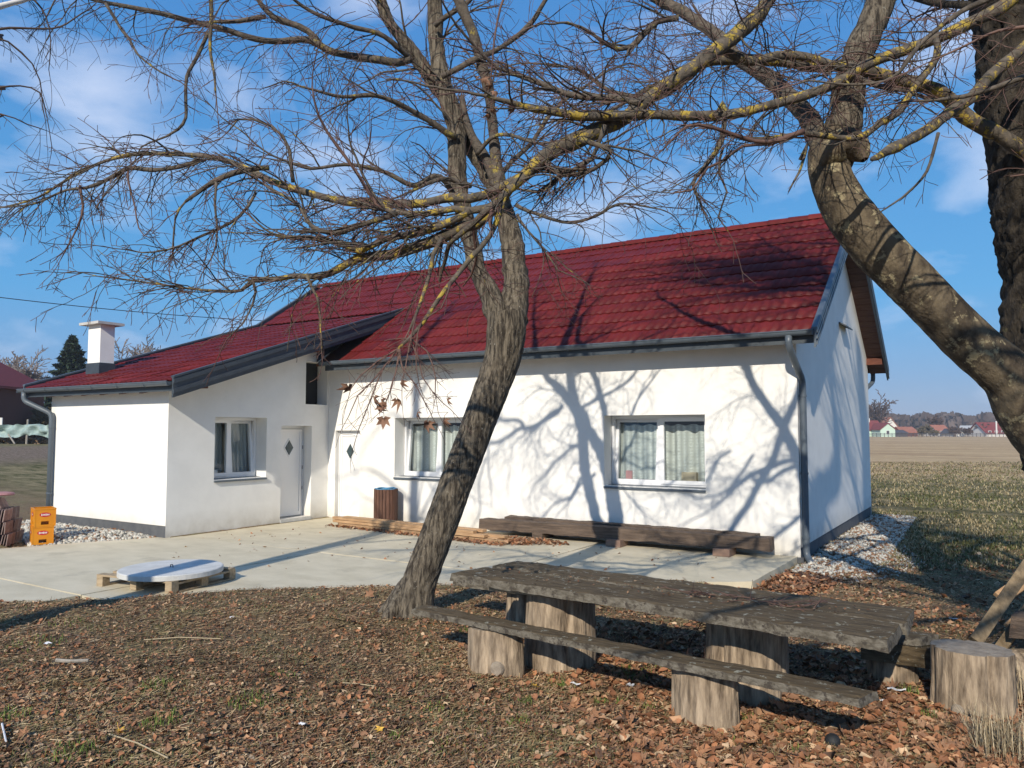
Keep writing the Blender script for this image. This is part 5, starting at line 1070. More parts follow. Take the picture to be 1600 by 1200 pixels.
gravel('gravel', 1500, [(-.05, -.9), (.5, -1.6), (1.2, -.6), (1.6, .8), (1.1, 2.8), (.6, 0), (.1, -.6)], .02, .05, .01, brown=.5, zoff=.005)
# leaf litter
LT = np.array([(0, -.55, 0), (-.34, -.12, .10), (0, -.02, -.02), (.34, -.10, .12), (-.26, .30, .09), (.27, .32, .10), (0, .60, .05)])
LFc = [(0, 3, 2), (0, 2, 1), (1, 2, 4), (2, 3, 5), (2, 5, 6), (2, 6, 4)]
def polar(n, d0, d1, a0=-36, a1=36, pw=1.0):
    a = np.radians(rng.uniform(a0, a1, n)); u = rng.random(n)**pw; d = d0*(d1/d0)**u
    fx, fy = math.sin(YAW), math.cos(YAW); rx_, ry_ = math.cos(YAW), -math.sin(YAW); t = np.tan(a)
    return np.stack([C.x+d*(fx+rx_*t), C.y+d*(fy+ry_*t)], 1)
HOUSEPOLY = [(-13.6, -3.8), (-9.7, -3.8), (-9.7, 0), (0, 0), (0, 7.5), (-13.6, 7.5)]
SLP = np.array(SLABPOLY)
def onslab(x, y): return inpoly(x, y, SLABPOLY)
def leafmask(x, y):
    """how thick the leaves lie"""
    m_ = .09+.50*max(0, noise.noise(Vector((x*.55, y*.55, 3))))
    px_ = (Vector((x, y, 0))-C).dot(RT)/max(.1, (Vector((x, y, 0))-C).dot(FW))
    m_ += .60*sstep(-.05, .22, px_)*sstep(-5.0, -6.4, y) + .30*sstep(-9.0, -10.0, y+ .3*x)
    if y > -4: m_ = .25+.3*noise.noise(Vector((x*.8, y*.8, 3))) if y < 3 else .06
    if -2.9 < x < 2.6 and -6.9 < y < -5.2: m_ += .35
    return m_
q = polar(120000, 3.0, 15, pw=.85)
keep = np.array([not onslab(x, y) and not inpoly(x, y, HOUSEPOLY) and random.random() < leafmask(x, y) for x, y in q]); q = q[keep]
onz = gzs(q[:, 0], q[:, 1])
nL = len(q); pal = np.array([.88, .84, .78])*np.array([(.42, .20, .105), (.33, .155, .085), (.50, .30, .18), (.26, .145, .09), (.62, .46, .31), (.16, .10, .07), (.44, .28, .17)])
c = pal[rng.choice(7, nL, p=[.24, .2, .16, .16, .07, .10, .07])]*rng.uniform(.7, 1.25, (nL, 1))
jit = rng.normal(0, .06, (nL, 7, 3))
print('leaves', nL)
scatter('leaf_litter', np.column_stack([q, onz+rng.uniform(.004, .026, nL)]), LT[None]+jit, LFc, ((.014+.056*rng.random(nL)**3.2)*np.array([.72+.5*sstep(-.1, .25, (Vector((x, y, 0))-C).dot(RT)/max(.1, (Vector((x, y, 0))-C).dot(FW))) for x, y in q])), LEAF, c, flat=.85, aniso=np.stack([rng.uniform(.7, 1.3, nL), np.ones(nL), rng.uniform(.6, 2.6, nL)], 1))
# drifts of leaves on the slab: around the laths, along the slab edge
def drift(n, poly, z0, s0=.03, s1=.08, zz=.04):
    q = polypts(n, poly); c = pal[rng.choice(7, n, p=[.3, .25, .15, .15, .05, .05, .05])]*rng.uniform(.7, 1.25, (n, 1))
    scatter('leaf_litter', np.column_stack([q, z0+rng.uniform(.004, zz, n)]), LT[None]+rng.normal(0, .06, (n, 7, 3)), LFc, rng.uniform(s0, s1, n), LEAF, c, flat=1.0)
drift(1500, [(-6.5, -.75), (-3.9, -.60), (-3.4, -.85), (-4.3, -1.42), (-5.3, -1.3), (-6.6, -.9)], 0, zz=.05)
drift(500, [(-8.6, -1.0), (-4.2, -1.4), (-4.3, -1.55), (-8.6, -1.12)], 0, zz=.03)
drift(160, [(-9.6, -3), (-8.6, -.2), (-1, -.6), (-.5, -2.6), (-4, -3.9), (-7, -6)], 0, .02, .06, .01)
drift(800, [(-.08, -2.2), (.5, -2.6), (.8, -1.2), (.3, -.8), (.0, -.9)], -.10, zz=.05)
drift(60, [(-12, -4.3), (-10.6, -4.6), (-10.2, -4.0), (-11, -3.9)], .06, .03, .09, .03)
# straw, dry grass, green tufts
def blades(name, P, ln, wd, lean, cols, m=GRASS, curve=.5):
    n = len(P); az = rng.uniform(0, 2*np.pi, n); dx, dy = np.cos(az), np.sin(az); out = np.zeros((n, 6, 3)); L2 = ln*np.sin(lean); Hh = ln*np.cos(lean)
    sx_, sy_ = -dy*wd/2, dx*wd/2
    for k, (f, h) in enumerate(((0, 0), (.5-.1*curve, .62), (1, 1))):
        w2 = (1, .8, .15)[k]; hh = h if k < 2 else 1-.25*curve
        cx_ = P[:, 0]+dx*L2*f; cy_ = P[:, 1]+dy*L2*f; cz_ = P[:, 2]+Hh*hh
        out[:, 2*k] = np.stack([cx_-sx_*w2, cy_-sy_*w2, cz_], 1); out[:, 2*k+1] = np.stack([cx_+sx_*w2, cy_+sy_*w2, cz_], 1)
    F = (np.array([(0, 1, 3, 2), (2, 3, 5, 4)])[None]+(np.arange(n)*6)[:, None, None]).reshape(-1, 4)
    o = fromarr(name, out.reshape(-1, 3), F, m, tint=np.repeat(cols, 6, axis=0)); o['kind'] = 'stuff'; return o
def open_ground(q, keepf=None): return q[np.array([not onslab(x, y) and not inpoly(x, y, HOUSEPOLY) and (keepf is None or random.random() < keepf(x, y)) for x, y in q])]
q = open_ground(polar(175000, 3.5, 13, pw=.95), lambda x, y: .78+.7*noise.noise(Vector((x*1.3, y*1.3, 8)))); n = len(q); hz = gzs(q[:, 0], q[:, 1])
az = rng.uniform(0, 2*np.pi, n); L2 = rng.uniform(.012, .055, n); wd = rng.uniform(.0012, .0027, n); dz = rng.uniform(-.002, .012, n)+(rng.random(n) < .12)*rng.uniform(0, .03, n); z0 = hz+rng.uniform(.004, .016, n)
dx, dy = np.cos(az), np.sin(az); S4 = np.zeros((n, 4, 3))
for k, (s1, s2) in enumerate(((-1, -1), (1, -1), (1, 1), (-1, 1))): S4[:, k] = np.stack([q[:, 0]+dx*L2*s1-dy*wd*s2, q[:, 1]+dy*L2*s1+dx*wd*s2, z0+dz*s1+wd*.6*s2], 1)
straw = np.array([(.55, .39, .22), (.40, .27, .145), (.68, .51, .32), (.21, .135, .08), (.36, .19, .10), (.12, .08, .05)])[rng.choice(6, n, p=[.22, .24, .10, .16, .18, .10])]*rng.uniform(.6, 1.2, (n, 1))
mo = np.array([[noise.noise(Vector((x*.7, y*.7, 31))), noise.noise(Vector((x*2.2, y*2.2, 37)))] for x, y in q]); tone = np.clip(.86+.55*mo[:, 0]+.5*mo[:, 1], .4, 1.2)[:, None]; grn = np.clip(mo[:, 1]*2.2, 0, .55)[:, None]
straw = straw*tone; straw = straw*(1-grn)+np.array([(.17, .16, .07)])*grn
o = fromarr('straw', S4.reshape(-1, 3), np.arange(4*n).reshape(n, 4), GRASS, tint=np.repeat(straw, 4, axis=0)); o['kind'] = 'stuff'
q = open_ground(polar(80000, 3.4, 13, pw=.9), lambda x, y: max(.05, .30+1.3*noise.noise(Vector((x*1.6, y*1.6, 12))))); n = len(q); hz = gzs(q[:, 0], q[:, 1])
green = np.array([(.13, .16, .05), (.20, .22, .08), (.09, .11, .04), (.30, .27, .13)])[rng.choice(4, n)]*rng.uniform(.7, 1.3, (n, 1))
blades('grass', np.column_stack([q, hz+.003]), rng.uniform(.015, .05, n), rng.uniform(.0022, .0045, n), rng.uniform(.2, 1.2, n), green)
q = open_ground(polar(62000, 3.5, 12, pw=.95)); n = len(q); hz = gzs(q[:, 0], q[:, 1])
CR = np.array([(-.5, -.35, 0), (.45, -.5, .18), (.55, .4, -.05), (-.4, .5, .2)])
scatter('leaf_crumbs', np.column_stack([q, hz+rng.uniform(.003, .02, n)]), CR[None]+rng.normal(0, .12, (n, 4, 3)), [(0, 1, 2, 3)], rng.uniform(.008, .024, n), LEAF, pal[rng.choice(7, n)]*rng.uniform(.5, 1.2, (n, 1)), flat=.9)
# lawn right of the house and behind
q = polar(42000, 11, 46, a0=18, a1=37, pw=1.0); keep = np.array([not inpoly(x, y, HOUSEPOLY) and x > 0 or y > 7.6 for x, y in q]); q = q[keep]; n = len(q); hz = gzs(q[:, 0], q[:, 1])
nois = np.array([noise.noise(Vector((x*.7, y*.35, 12))) for x, y in q]); isg = rng.random(n) < np.clip(.45+nois*1.0, .05, .95)
colr = np.where(isg[:, None], np.array([(.11, .115, .04)]), np.array([(.34, .275, .155)]))*rng.uniform(.6, 1.3, (n, 1))
dd = np.hypot(q[:, 0]-C.x, q[:, 1]-C.y); blades('lawn_grass', np.column_stack([q, hz]), rng.uniform(.04, .10, n), .005+dd*.0008, rng.uniform(.2, 1.3, n), colr)
# tufts
def tuft(px, py, n, ln, r, colr, lean=(.05, .7), name='grass_tuft', wd=.005):
    o = grd(px, py, .02); a = rng.uniform(0, 6.28, n); d = r*np.sqrt(rng.random(n)); X = o.x+d*np.cos(a); Y = o.y+d*np.sin(a)
    blades(name, np.column_stack([X, Y, gzs(X, Y)]), rng.uniform(ln*.5, ln, n), np.full(n, wd), rng.uniform(*lean, n), np.array(colr)[rng.choice(len(colr), n)]*rng.uniform(.7, 1.3, (n, 1)))
GR = [(.12, .19, .035), (.17, .23, .05), (.09, .13, .03)]
for (px, py, n, ln, r) in ((732, 990, 70, .07, .09), (826, 1100, 60, .06, .07), (810, 1130, 60, .05, .08), (872, 1070, 60, .06, .08), (990, 1055, 110, .08, .16), (1040, 1045, 60, .07, .1), (938, 1095, 40, .06, .05), (975, 1097, 50, .05, .06),
                           (1420, 1088, 60, .09, .07), (1450, 1125, 40, .08, .05), (1155, 1165, 40, .06, .05), (1250, 1178, 40, .06, .05), (1160, 1125, 40, .07, .07), (245, 1075, 90, .07, .12), (390, 1105, 120, .06, .15), (110, 1185, 110, .08, .14),
                           (20, 1120, 80, .07, .1), (250, 1140, 90, .08, .12), (55, 1010, 120, .06, .25), (110, 975, 90, .05, .2), (440, 1060, 60, .05, .1), (675, 1110, 50, .05, .08), (1010, 1110, 40, .05, .06), (1120, 1150, 40, .05, .05), (690, 1170, 60, .04, .12), (620, 1150, 40, .05, .05)):
    tuft(px, py, n, ln, r, GR)
DG = [(.40, .32, .20), (.30, .23, .14), (.48, .40, .27)]
tuft(1572, 1185, 260, .36, .17, DG, (.0, 1.1), 'dry_grass_clump', .004); tuft(1545, 1160, 120, .30, .14, DG, (.1, 1.3), 'dry_grass_clump', .004); tuft(1590, 1100, 70, .34, .1, DG, (0, .5), 'dry_grass_clump', .004)
tuft(735, 1165, 220, .035, .16, [(.22, .21, .03), (.15, .15, .03)], (.3, 1.4), 'moss_patch')
for (px, py, _, r, h) in [(515, 970, 0, .15, 0), (432, 925, 0, .2, 0), (283, 957, 0, .17, 0), (265, 905, 0, .1, 0)]:
    tuft(px, py+4, 260, .03, r, [(.22, .21, .10), (.17, .16, .07), (.28, .26, .14)], (.2, 1.4), 'moss_mound', .004)
# distinct larger fallen leaves
random.seed(30)
LV = [mat('fallen_leaf_a', (.23, .12, .065), (.34, .19, .11), scale=12, rough=.8), mat('fallen_leaf_b', (.27, .125, .06), (.36, .19, .10), scale=12, rough=.8), mat('fallen_leaf_c', (.20, .10, .055), (.30, .165, .095), scale=12, rough=.8)]
YL = mat('yellow_leaf', (.60, .33, .05), (.66, .42, .08), scale=12, rough=.7)
LVP = [(578, 930, .085, 68, 'single brown leaf standing upright at the concrete edge left of the leaning tree'), (365, 947, .06, 40, 'curled pale leaf lying near the pallet side of the grass')]
for (px, py, sz, tl, lb) in LVP:
    p = grd(px, py, .06); m = mapleleaf(sz, .5, px); M_ = Matrix.Translation(p) @ Matrix.Rotation(R(random.uniform(-30, 30))-YAW, 4, 'Z') @ Matrix.Rotation(R(tl), 4, 'X'); m.v = [tuple(M_ @ Vector(v)) for v in m.v]
    tag(m.build('fallen_leaf', LV[2]), lb, 'leaf')
random.seed(31); prot = [mapleleaf(1, random.uniform(.3, 1), 100+k) for k in range(8)]; pm = []
for k, m in enumerate(prot):
    o = m.build('fallen_leaf', LV[k % 3]); pm.append(o.data); bpy.data.objects.remove(o)
random.seed(77); cnt = 0
while cnt < 210:
    px, py = (random.uniform(900, 1600), random.uniform(1120, 1215)) if random.random() < .55 else ((random.uniform(0, 1600), random.uniform(1000, 1215)) if random.random() < .8 else (random.uniform(600, 1000), random.uniform(960, 1100)))
    p = grd(px, py, .03); 
    if onslab(p.x, p.y) or (px < 900 and random.random() < .45): continue
    p.z = gz(p.x, p.y)+random.uniform(.02, .045); s_ = random.uniform(.035, .065)
    o = bpy.data.objects.new('fallen_leaf', random.choice(pm)); link(o); o.location = p; o.scale = (s_, s_*random.uniform(.8, 1.1), s_*random.uniform(.6, 1.6))
    o.rotation_euler = (random.gauss(0, .5), random.gauss(0, .5), random.uniform(0, 6.28)); tag(o, 'dry brown lobed leaf lying on the leaf litter in the foreground', 'leaf', 'brown leaves lying on the litter'); cnt += 1
for (px, py, lb) in ((187, 1150, 'yellow orange leaf in the grass at the lower left'), (594, 1140, 'small yellow leaf in the grass at the bottom middle'), (835, 1078, 'bright yellow leaf on the litter before the left bench log')):
    p = grd(px, py, .035); p.z = gz(p.x, p.y)+.03; m = mapleleaf(.045, .6, px); M_ = Matrix.Translation(p) @ Matrix.Rotation(px, 4, 'Z') @ Matrix.Rotation(R(-35), 4, 'X'); m.v = [tuple(M_ @ Vector(v)) for v in m.v]; tag(m.build('fallen_leaf', YL), lb, 'leaf')
# scraps, ball, sticks, brushwood
def scrap(px, py, w_, h_, lb, m=PAPER, nm='paper_scrap', z=.03):
    p = grd(px, py, z); p.z = gz(p.x, p.y)+.03; random.seed(px); b = MB(); n = 4; vs = [p+Vector(((i/n-.5)*w_+random.uniform(-.004, .004), (j_/n-.5)*h_+random.uniform(-.004, .004), random.uniform(0, .014)+.004*math.sin(i*2))) for i in range(n+1) for j_ in range(n+1)]
    b.add(vs, [(i*(n+1)+j_, (i+1)*(n+1)+j_, (i+1)*(n+1)+j_+1, i*(n+1)+j_+1) for i in range(n) for j_ in range(n)]); tag(b.build(nm, m), lb, 'scrap')
scrap(1401, 1086, .11, .05, 'larger white paper scrap right of the near bench end'); scrap(1374, 1101, .06, .03, 'small white paper scrap at the tip of the near bench'); scrap(899, 1073, .08, .025, 'white scrap on the litter between the bench logs')
scrap(75, 1012, .06, .05, 'crumpled pale scrap on the grass at the left'); scrap(472, 1138, .05, .03, 'tiny white scrap in the grass at the lower middle left'); scrap(985, 1071, .05, .04, 'pale yellowish scrap on the litter before the table')
scrap(362, 969, .04, .03, 'little white scrap on the grass beyond the middle left'); SB = mat('bluish_scrap', (.30, .36, .42), rough=.5); scrap(1412, 1043, .08, .06, 'bluish plastic scrap in the shade left of the big stump', SB); scrap(1490, 972, .07, .05, 'bluish scrap on the shaded ground behind the far bench', SB)
b = MB(); p = grd(1301, 1160, .04); p.z = gz(p.x, p.y)+.035; n = 10
b.tube([p+Vector((0, 0, .045*math.sin(a))) for a in np.linspace(-1.5, 1.5, 9)], [max(.003, .045*math.cos(a)) for a in np.linspace(-1.5, 1.5, 9)], 18); tag(b.build('ball', BALLM, smooth=True), 'small black ball half sunk in the leaves below the near bench', 'ball')
def stick(pts, r, lb, m=POSTW, cat='stick'):
    P = [grd(x, y, .03) for x, y in pts]; P = [Vector((p.x, p.y, gz(p.x, p.y)+.02+r+(.0 if i_ not in (0,) else .0))) for i_, p in enumerate(P)]; b = MB(); b.tube(P, [r]*len(P), 6, jit=.2); tag(b.build('stick', m), lb, cat)
stick([(88, 1037), (110, 1039), (138, 1037)], .014, 'flat pale stick lying on the grass at the left')
stick([(170, 1158), (215, 1172), (262, 1192)], .004, 'thin dry stem across the leaves at the lower left', mat('straw_stem', (.42, .34, .22), rough=.8)); stick([(535, 1070), (560, 1069), (585, 1071)], .004, 'short straw on the grass at middle', MATS['straw_stem'])
stick([(225, 1002), (280, 1001), (345, 1001)], .004, 'long straw lying level on the grass left of centre', MATS['straw_stem'])
stick([(1498, 1170), (1515, 1150), (1545, 1135), (1570, 1128)], .007, 'bent dry twig left of the dry grass clump', PLANKN); stick([(1370, 1200), (1402, 1180), (1408, 1150)], .005, 'upright bent twig at the bottom right', PLANKN)
stick([(3, 1135), (9, 1165)], .006, 'thin white stick at the lower left edge', PAPER)
br = thing('brushwood', 'dry fallen twigs draped over the front of the table near its right log', 'twigs', (.75, -6.9, .4)); TT = Tubes(); random.seed(41)
for q in range(26):
    px, py = random.uniform(1090, 1190), random.uniform(958, 985); p = at(px, py, 5.55); d_ = Vector((random.uniform(-1, .6), random.uniform(-.5, .3), random.uniform(-.7, .15))).normalized()
    twigs(TT, p, d_, random.uniform(.2, .5), .004, 1, 1.2, 0, 1, .25, .0013)
TT.build('twigs', TWIG, br)
TT = Tubes(); random.seed(43); b4 = thing('brushwood', 'small pile of dry twigs and chips lying on the table top', 'twigs', (1.2, -6.6, .70))
for q in range(24):
    p = Vector((random.uniform(.6, 1.5), -6.62+random.uniform(-.12, .10), .705)); d_ = Vector((random.uniform(-1, 1), random.uniform(-.4, .4), .03)).normalized(); twigs(TT, p, d_, random.uniform(.1, .28), .005, 1, .2, 0, 1, .16, .0015)
TT.build('twigs', TWIG, b4)
q = np.column_stack([rng.uniform(-1.1, 1.8, 150), rng.uniform(-6.72, -6.50, 150), rng.uniform(.705, .715, 150)]); q[:, 1] += rng.normal(0, .12, 150)
q = np.array([p for p in q if -7.0 < p[1] < -6.3]); c = pal[rng.choice(7, len(q))]*rng.uniform(.35, .9, (len(q), 1)); scatter('table_litter', q, LT, LFc, rng.uniform(.008, .026, len(q)), LEAF, c)
# ================================================================ FAR AWAY
random.seed(60)
def onground(px, py, d):
    p = at(px, py, d); p.z = gz(p.x, p.y); return p
# neighbour's brick house at the left
def farhouse(name, label, px0, px1, pyb, pyeave, pyridge, d, wm_, rm_, depth=8, gable=None, group=None, chim=None, windows=0, winm=None):
    """ridge along the picture; gable: (side, width px) shows a gable end at that side"""
    p0, p1 = at(px0, pyb, d), at(px1, pyb, d); z0 = min(gz(p0.x, p0.y), p0.z); sc = d/FPX
    base = at((px0+px1)/2, pyb, d); zb_ = base.z; hz_ = (pyb-pyeave)*sc; hr = (pyb-pyridge)*sc; w_ = (px1-px0)*sc
    t = thing(name, label, 'house', (base.x, base.y, zb_), 0, group); t.rotation_euler = (0, 0, -YAW)
    b = MB()
    if gable == 'front': # gable faces the viewer
        b.prism([(-w_/2, 0, -1), (w_/2, 0, -1), (w_/2, 0, hz_), (0, 0, hr), (-w_/2, 0, hz_)], (0, depth, 0)); b.build('wall', wm_, t, local=True)
        r = MB(); e = .35; k_ = (hr-hz_)/(w_/2)
        for s_ in (-1, 1): r.prism([(0, -e, hr+.08), (s_*(w_/2+e), -e, hz_-k_*e+.08), (s_*(w_/2+e), -e, hz_-k_*e+.26), (0, -e, hr+.28)], (0, depth+2*e, 0))
        ro = r.build('roof', rm_, t, local=True)
    elif gable == 'hip':
        b.box(-w_/2, w_/2, 0, depth, -1, hz_); b.build('wall', wm_, t, local=True); e = .5
        r = MB(); B = [(-w_/2-e, -e, hz_-.1), (w_/2+e, -e, hz_-.1), (w_/2+e, depth+e, hz_-.1), (-w_/2-e, depth+e, hz_-.1)]; T0 = [(x, y, z+.18) for x, y, z in B]; ap = (0, depth/2, hr)
        r.add(B+T0+[ap], [(0, 3, 2, 1), (0, 1, 5, 4), (1, 2, 6, 5), (2, 3, 7, 6), (3, 0, 4, 7), (4, 5, 8), (5, 6, 8), (6, 7, 8), (7, 4, 8)]); ro = r.build('roof', rm_, t, local=True)
    else:
        b.prism([(-w_/2, 0, -1), (-w_/2, depth, -1), (-w_/2, depth, hz_), (-w_/2, depth/2, hr), (-w_/2, 0, hz_)], (w_, 0, 0)); b.build('wall', wm_, t, local=True)
        r = MB(); e = .4; k_ = (hr-hz_)/(depth/2)
        for s_ in (0, 1):
            y0_, y1_ = (-e, depth/2) if s_ == 0 else (depth+e, depth/2)
            r.prism([(-w_/2-e, y0_, hz_-k_*e+.08), (-w_/2-e, y1_, hr+.08), (-w_/2-e, y1_, hr+.28), (-w_/2-e, y0_, hz_-k_*e+.28)], (w_+2*e, 0, 0))
        ro = r.build('roof', rm_, t, local=True)
    if chim is not None: MB().box(w_*chim-.25, w_*chim+.25, depth*.4, depth*.4+.5, hz_, hr+.9).build('chimney', FARW, t, local=True).parent = t
    for k in range(windows):
        x = -w_/2+w_*(k+.5)/windows; f = MB(); f.box(x-.5, x+.5, -.06, .02, 1.0, 2.2); fo = f.build('window', winm or FARW, t, local=True); g2 = MB(); g2.box(x-.4, x+.4, -.075, -.061, 1.1, 2.1); o = g2.build('pane', FARD, None); o.parent = fo
    return t
nh = farhouse('brick_house', "neighbour's unrendered dark brick house with red roof at the left edge", -190, -12, 692, 604, 532, 56, BRICK, mat('neighbour_roof', (.15, .02, .018), (.20, .028, .024), rough=.7), depth=6, gable='hip')
def nloc(px, py, dy=0): # local coords on the neighbour front
    sc = 56/FPX; return ((px+70)*sc, dy, (692-py)*sc)
b = MB(); x, y, z = nloc(18, 612); b.tube([(x-.1, -.5, z+.25), (x, -.08, z-.3), (x, -.08, 0.2)], .06, 8); b.build('downpipe', FARW, nh, local=True)
x, y, z = nloc(29, 672); MB().box(x-.22, x+.22, -.05, .02, z, z+.9).build('window', FARW, nh, local=True)
x0_, _, z = nloc(-70, 690); x1_, _, _ = nloc(5, 690); MB().box(x0_, x1_, -.04, .01, 0, 2.9).build('porch_shade_panel', DARK, nh, local=True)  # near-black panel on the wall, painting the shade inside the porch
x, _, _ = nloc(8, 690); MB().box(x-.15, x+.15, -1.2, -.9, 0, 3.1).build('porch_post', FARW, nh, local=True)
MB().prism([nloc(-110, 604), nloc(12, 604), nloc(-2, 592), nloc(-20, 583)], (0, -.5, 0)).build('gable_trim', FARW, nh, local=True)
# fence of posts with green tarp, firewood behind
tf = thing('tarp_fence', 'low fence of wooden posts hung with a sagging green tarpaulin in the left background', 'fence', onground(40, 700, 50))
def fp(px, zz, d=50): p = onground(px, 700, d); return Vector((p.x, p.y, p.z+zz))
for px in (-60, 41, 110):
    b = MB(); b.tube([fp(px, -.2), fp(px+1, 1.62)], [.075, .065], 8); b.build('post', POSTW, tf)
b = MB(); n = 60; vs = []
for k in range(n+1):
    px = -90+k*3.6
    for f in np.linspace(0, 1, 7):
        q = fp(px, 1.32-.66*f-.16*abs(math.sin(k*.16))*(.4+f)+.07*noise.noise(Vector((k*.35, f*2, 0)))*2); vs.append(q+FW*(-.12+.30*noise.noise(Vector((k*.22, f*2.2, 5)))+.12*math.sin(k*.9+f*6)))
b.add(vs, [(k*7+q, k*7+q+1, k*7+q+8, k*7+q+7) for k in range(n) for q in range(6)]); b.build('tarpaulin', TARP, tf, smooth=True)
b = MB(); b.tube([fp(12, .65, 49.6), fp(23, .02, 49.4)], .05, 6); tag(b.build('stick', POSTW), 'short pale pole leaning on the tarp fence', 'pole')
wp = thing('woodpile', 'long low pile of split firewood below the green tarpaulin', 'firewood', onground(40, 700, 51)); random.seed(6); wsm = []
lm = MB(); lm.tube([(0, -.25, 0), (0, .25, 0)], .09, 6); lo = lm.build('log', WOODP, wp, local=True); lmesh = lo.data; bpy.data.objects.remove(lo)
for k in range(230):
    px = random.uniform(-30, 84); p = onground(px, 700, 51); o = bpy.data.objects.new('log', lmesh); link(o); o.parent = wp; o.location = Vector((p.x, p.y, p.z+.07+random.random()**1.3*.80))-wp.location+FW*random.uniform(-.3, .3); o.rotation_euler = (random.uniform(-.5, .5), random.uniform(-.5, .5), random.uniform(0, 3.1)); o.scale = [random.uniform(.7, 1.3)]*3
# small brick things seen behind
farhouse('shed', 'small pale red shed between the neighbour house and the annex', 66, 96, 688, 664, 655, 70, mat('far_pink_wall', (.34, .20, .16), rough=.9), ROOFO, depth=5, windows=1)
# spruce
def spruce(px, pytop, pyb, d, wpx, label):
    p = onground(px, pyb, d); top = at(px, pytop, d); H_ = top.z-p.z; t = thing('spruce_tree', label, 'tree', p); b = MB(); b.tube([p, p+Vector((0, 0, H_*.97))], [.22, .02], 8); b.build('trunk', BARKD, t)
    n = 9000; u = rng.random(n)**.8; h = H_*(.10+.90*u); R0 = wpx*d/FPX/2; lay = (h*1.7) % 1.0; rad = R0*(1-u)**.75*(.55+.45*lay)*np.sqrt(rng.random(n))**.6; a = rng.uniform(0, 6.283, n)
    arm = np.floor(a/6.283*11+h*1.3)*6.283/11; a = a*.45+arm*.55
    P = np.column_stack([p.x+rad*np.cos(a), p.y+rad*np.sin(a), p.z+h-rad*.28]); N_ = np.array([(0, -.5, 0), (-.22, 0, .06), (.22, 0, .06), (0, .5, -.12)])
    scatter('crown', P, N_, [(0, 2, 3, 1)], rng.uniform(.25, .6, n)*R0/3, SPRUCE, np.ones((n, 3)), flat=1.3, parent=t)
spruce(108, 525, 690, 75, 135, 'dark spruce rising behind the annex roof beside the chimney')
def baretree(name, label, px, pyb, pytop, d, wpx, m=WOODS, n1=9, seed=0, tw=1.0, group=None, rm=None, lev=2):
    random.seed(seed); p = onground(px, pyb, d); H_ = (at(px, pytop, d).z-p.z); R0 = wpx*d/FPX/2; t = thing(name, label, 'tree' if 'tree' in name else 'bush', p, 0, group)
    b = MB(); b.tube([p, p+Vector((rv().x*.1*R0, 0, H_*.35)), p+Vector((0, 0, H_*.8))], [max(.08, H_*.022), H_*.014, H_*.004], 7); b.build('trunk', m, t); T = Tubes(); rm = rm or d*.00045
    for q in range(n1):
        a = random.uniform(0, 6.28); f = random.uniform(.18, .7); d_ = Vector((math.cos(a)*R0, math.sin(a)*R0, H_*random.uniform(.2, .55))); ln = d_.length*random.uniform(.7, 1.0)
        twigs(T, p+Vector((0, 0, H_*f)), d_.normalized(), min(ln, H_*(1.02-f)*1.2), H_*.008, lev, -.2, .3, tw*(1.25 if d > 150 else 2.2)/max(ln, .5), .18, rm)
    T.build('crown', m, t); return t
baretree('bare_tree', 'bare round crowned tree beyond the neighbour roof at the far left', 38, 690, 556, 95, 40, TWIGP, seed=1, n1=12)
baretree('bare_tree', 'faint bare tree behind the neighbour roof at the left edge', 8, 690, 562, 110, 44, TWIGP, seed=2, n1=10)
baretree('bare_tree', 'bare tree whose crown shows above the annex roof right of the chimney', 222, 690, 546, 90, 36, TWIGP, seed=3, n1=12)
baretree('bare_tree', 'small bare tree just right of the chimney foot', 185, 690, 556, 95, 24, TWIGP, seed=4, n1=8)
baretree('bare_bush', 'bare shrub in the gap left of the annex corner', 62, 692, 640, 60, 30, seed=5, n1=14, m=BUSH)
# the row of houses beyond the field
FG = 'houses beyond the field'
farhouse('far_house', 'mint green gabled house with dark red roof right beside the rear house corner', 1376, 1399, 684, 671, 662, 230, MINT, ROOFR, depth=14, gable='front', group=FG, windows=1)
farhouse('far_house', 'long dark red roofed wing left of the mint green gable', 1346, 1381, 684, 672, 658, 236, MINT, ROOFR, depth=9, group=FG, chim=.1, windows=2)
farhouse('far_house', 'tall orange roofed house standing behind the mint green one', 1381, 1403, 684, 667, 653, 262, FARW, ROOFO, depth=9, gable='front', group=FG)
farhouse('far_house', 'low orange tiled barn right of the mint green house', 1411, 1434, 684, 676, 668, 245, BRICK, ROOFO, depth=8, group=FG)
farhouse('shed', 'dark wooden lean-to in front of the orange barn', 1401, 1417, 685, 677, 673, 232, FARD, FARD, depth=6)
farhouse('far_house', 'house with pale orange roof and small white dormer in the middle of the far row', 1467, 1486, 684, 676, 665, 250, FARW, ROOFO, depth=9, group=FG, windows=3)
farhouse('far_house', 'white gabled cottage half hidden by a bush in the far row', 1493, 1506, 684, 677, 671, 240, FARW, FARD, depth=8, gable='front', group=FG, windows=1)
farhouse('far_house', 'pale grey roofed house with white gable in the far row', 1517, 1532, 684, 675, 666, 250, FARW, CONCW, depth=8, gable='front', group=FG, windows=1)
farhouse('far_house', 'wide low house with large dark red roof at the right of the far row', 1542, 1582, 684, 677, 661, 238, FARW, ROOFR, depth=10, group=FG, windows=4)
b = MB(); p = at(1557.5, 684, 225); b.tube([p-Vector((0, 0, .5)), at(1556.5, 658, 225)], .22, 8); tag(b.build('pole', FARW), 'white utility pole before the large red roof of the far row', 'pole')
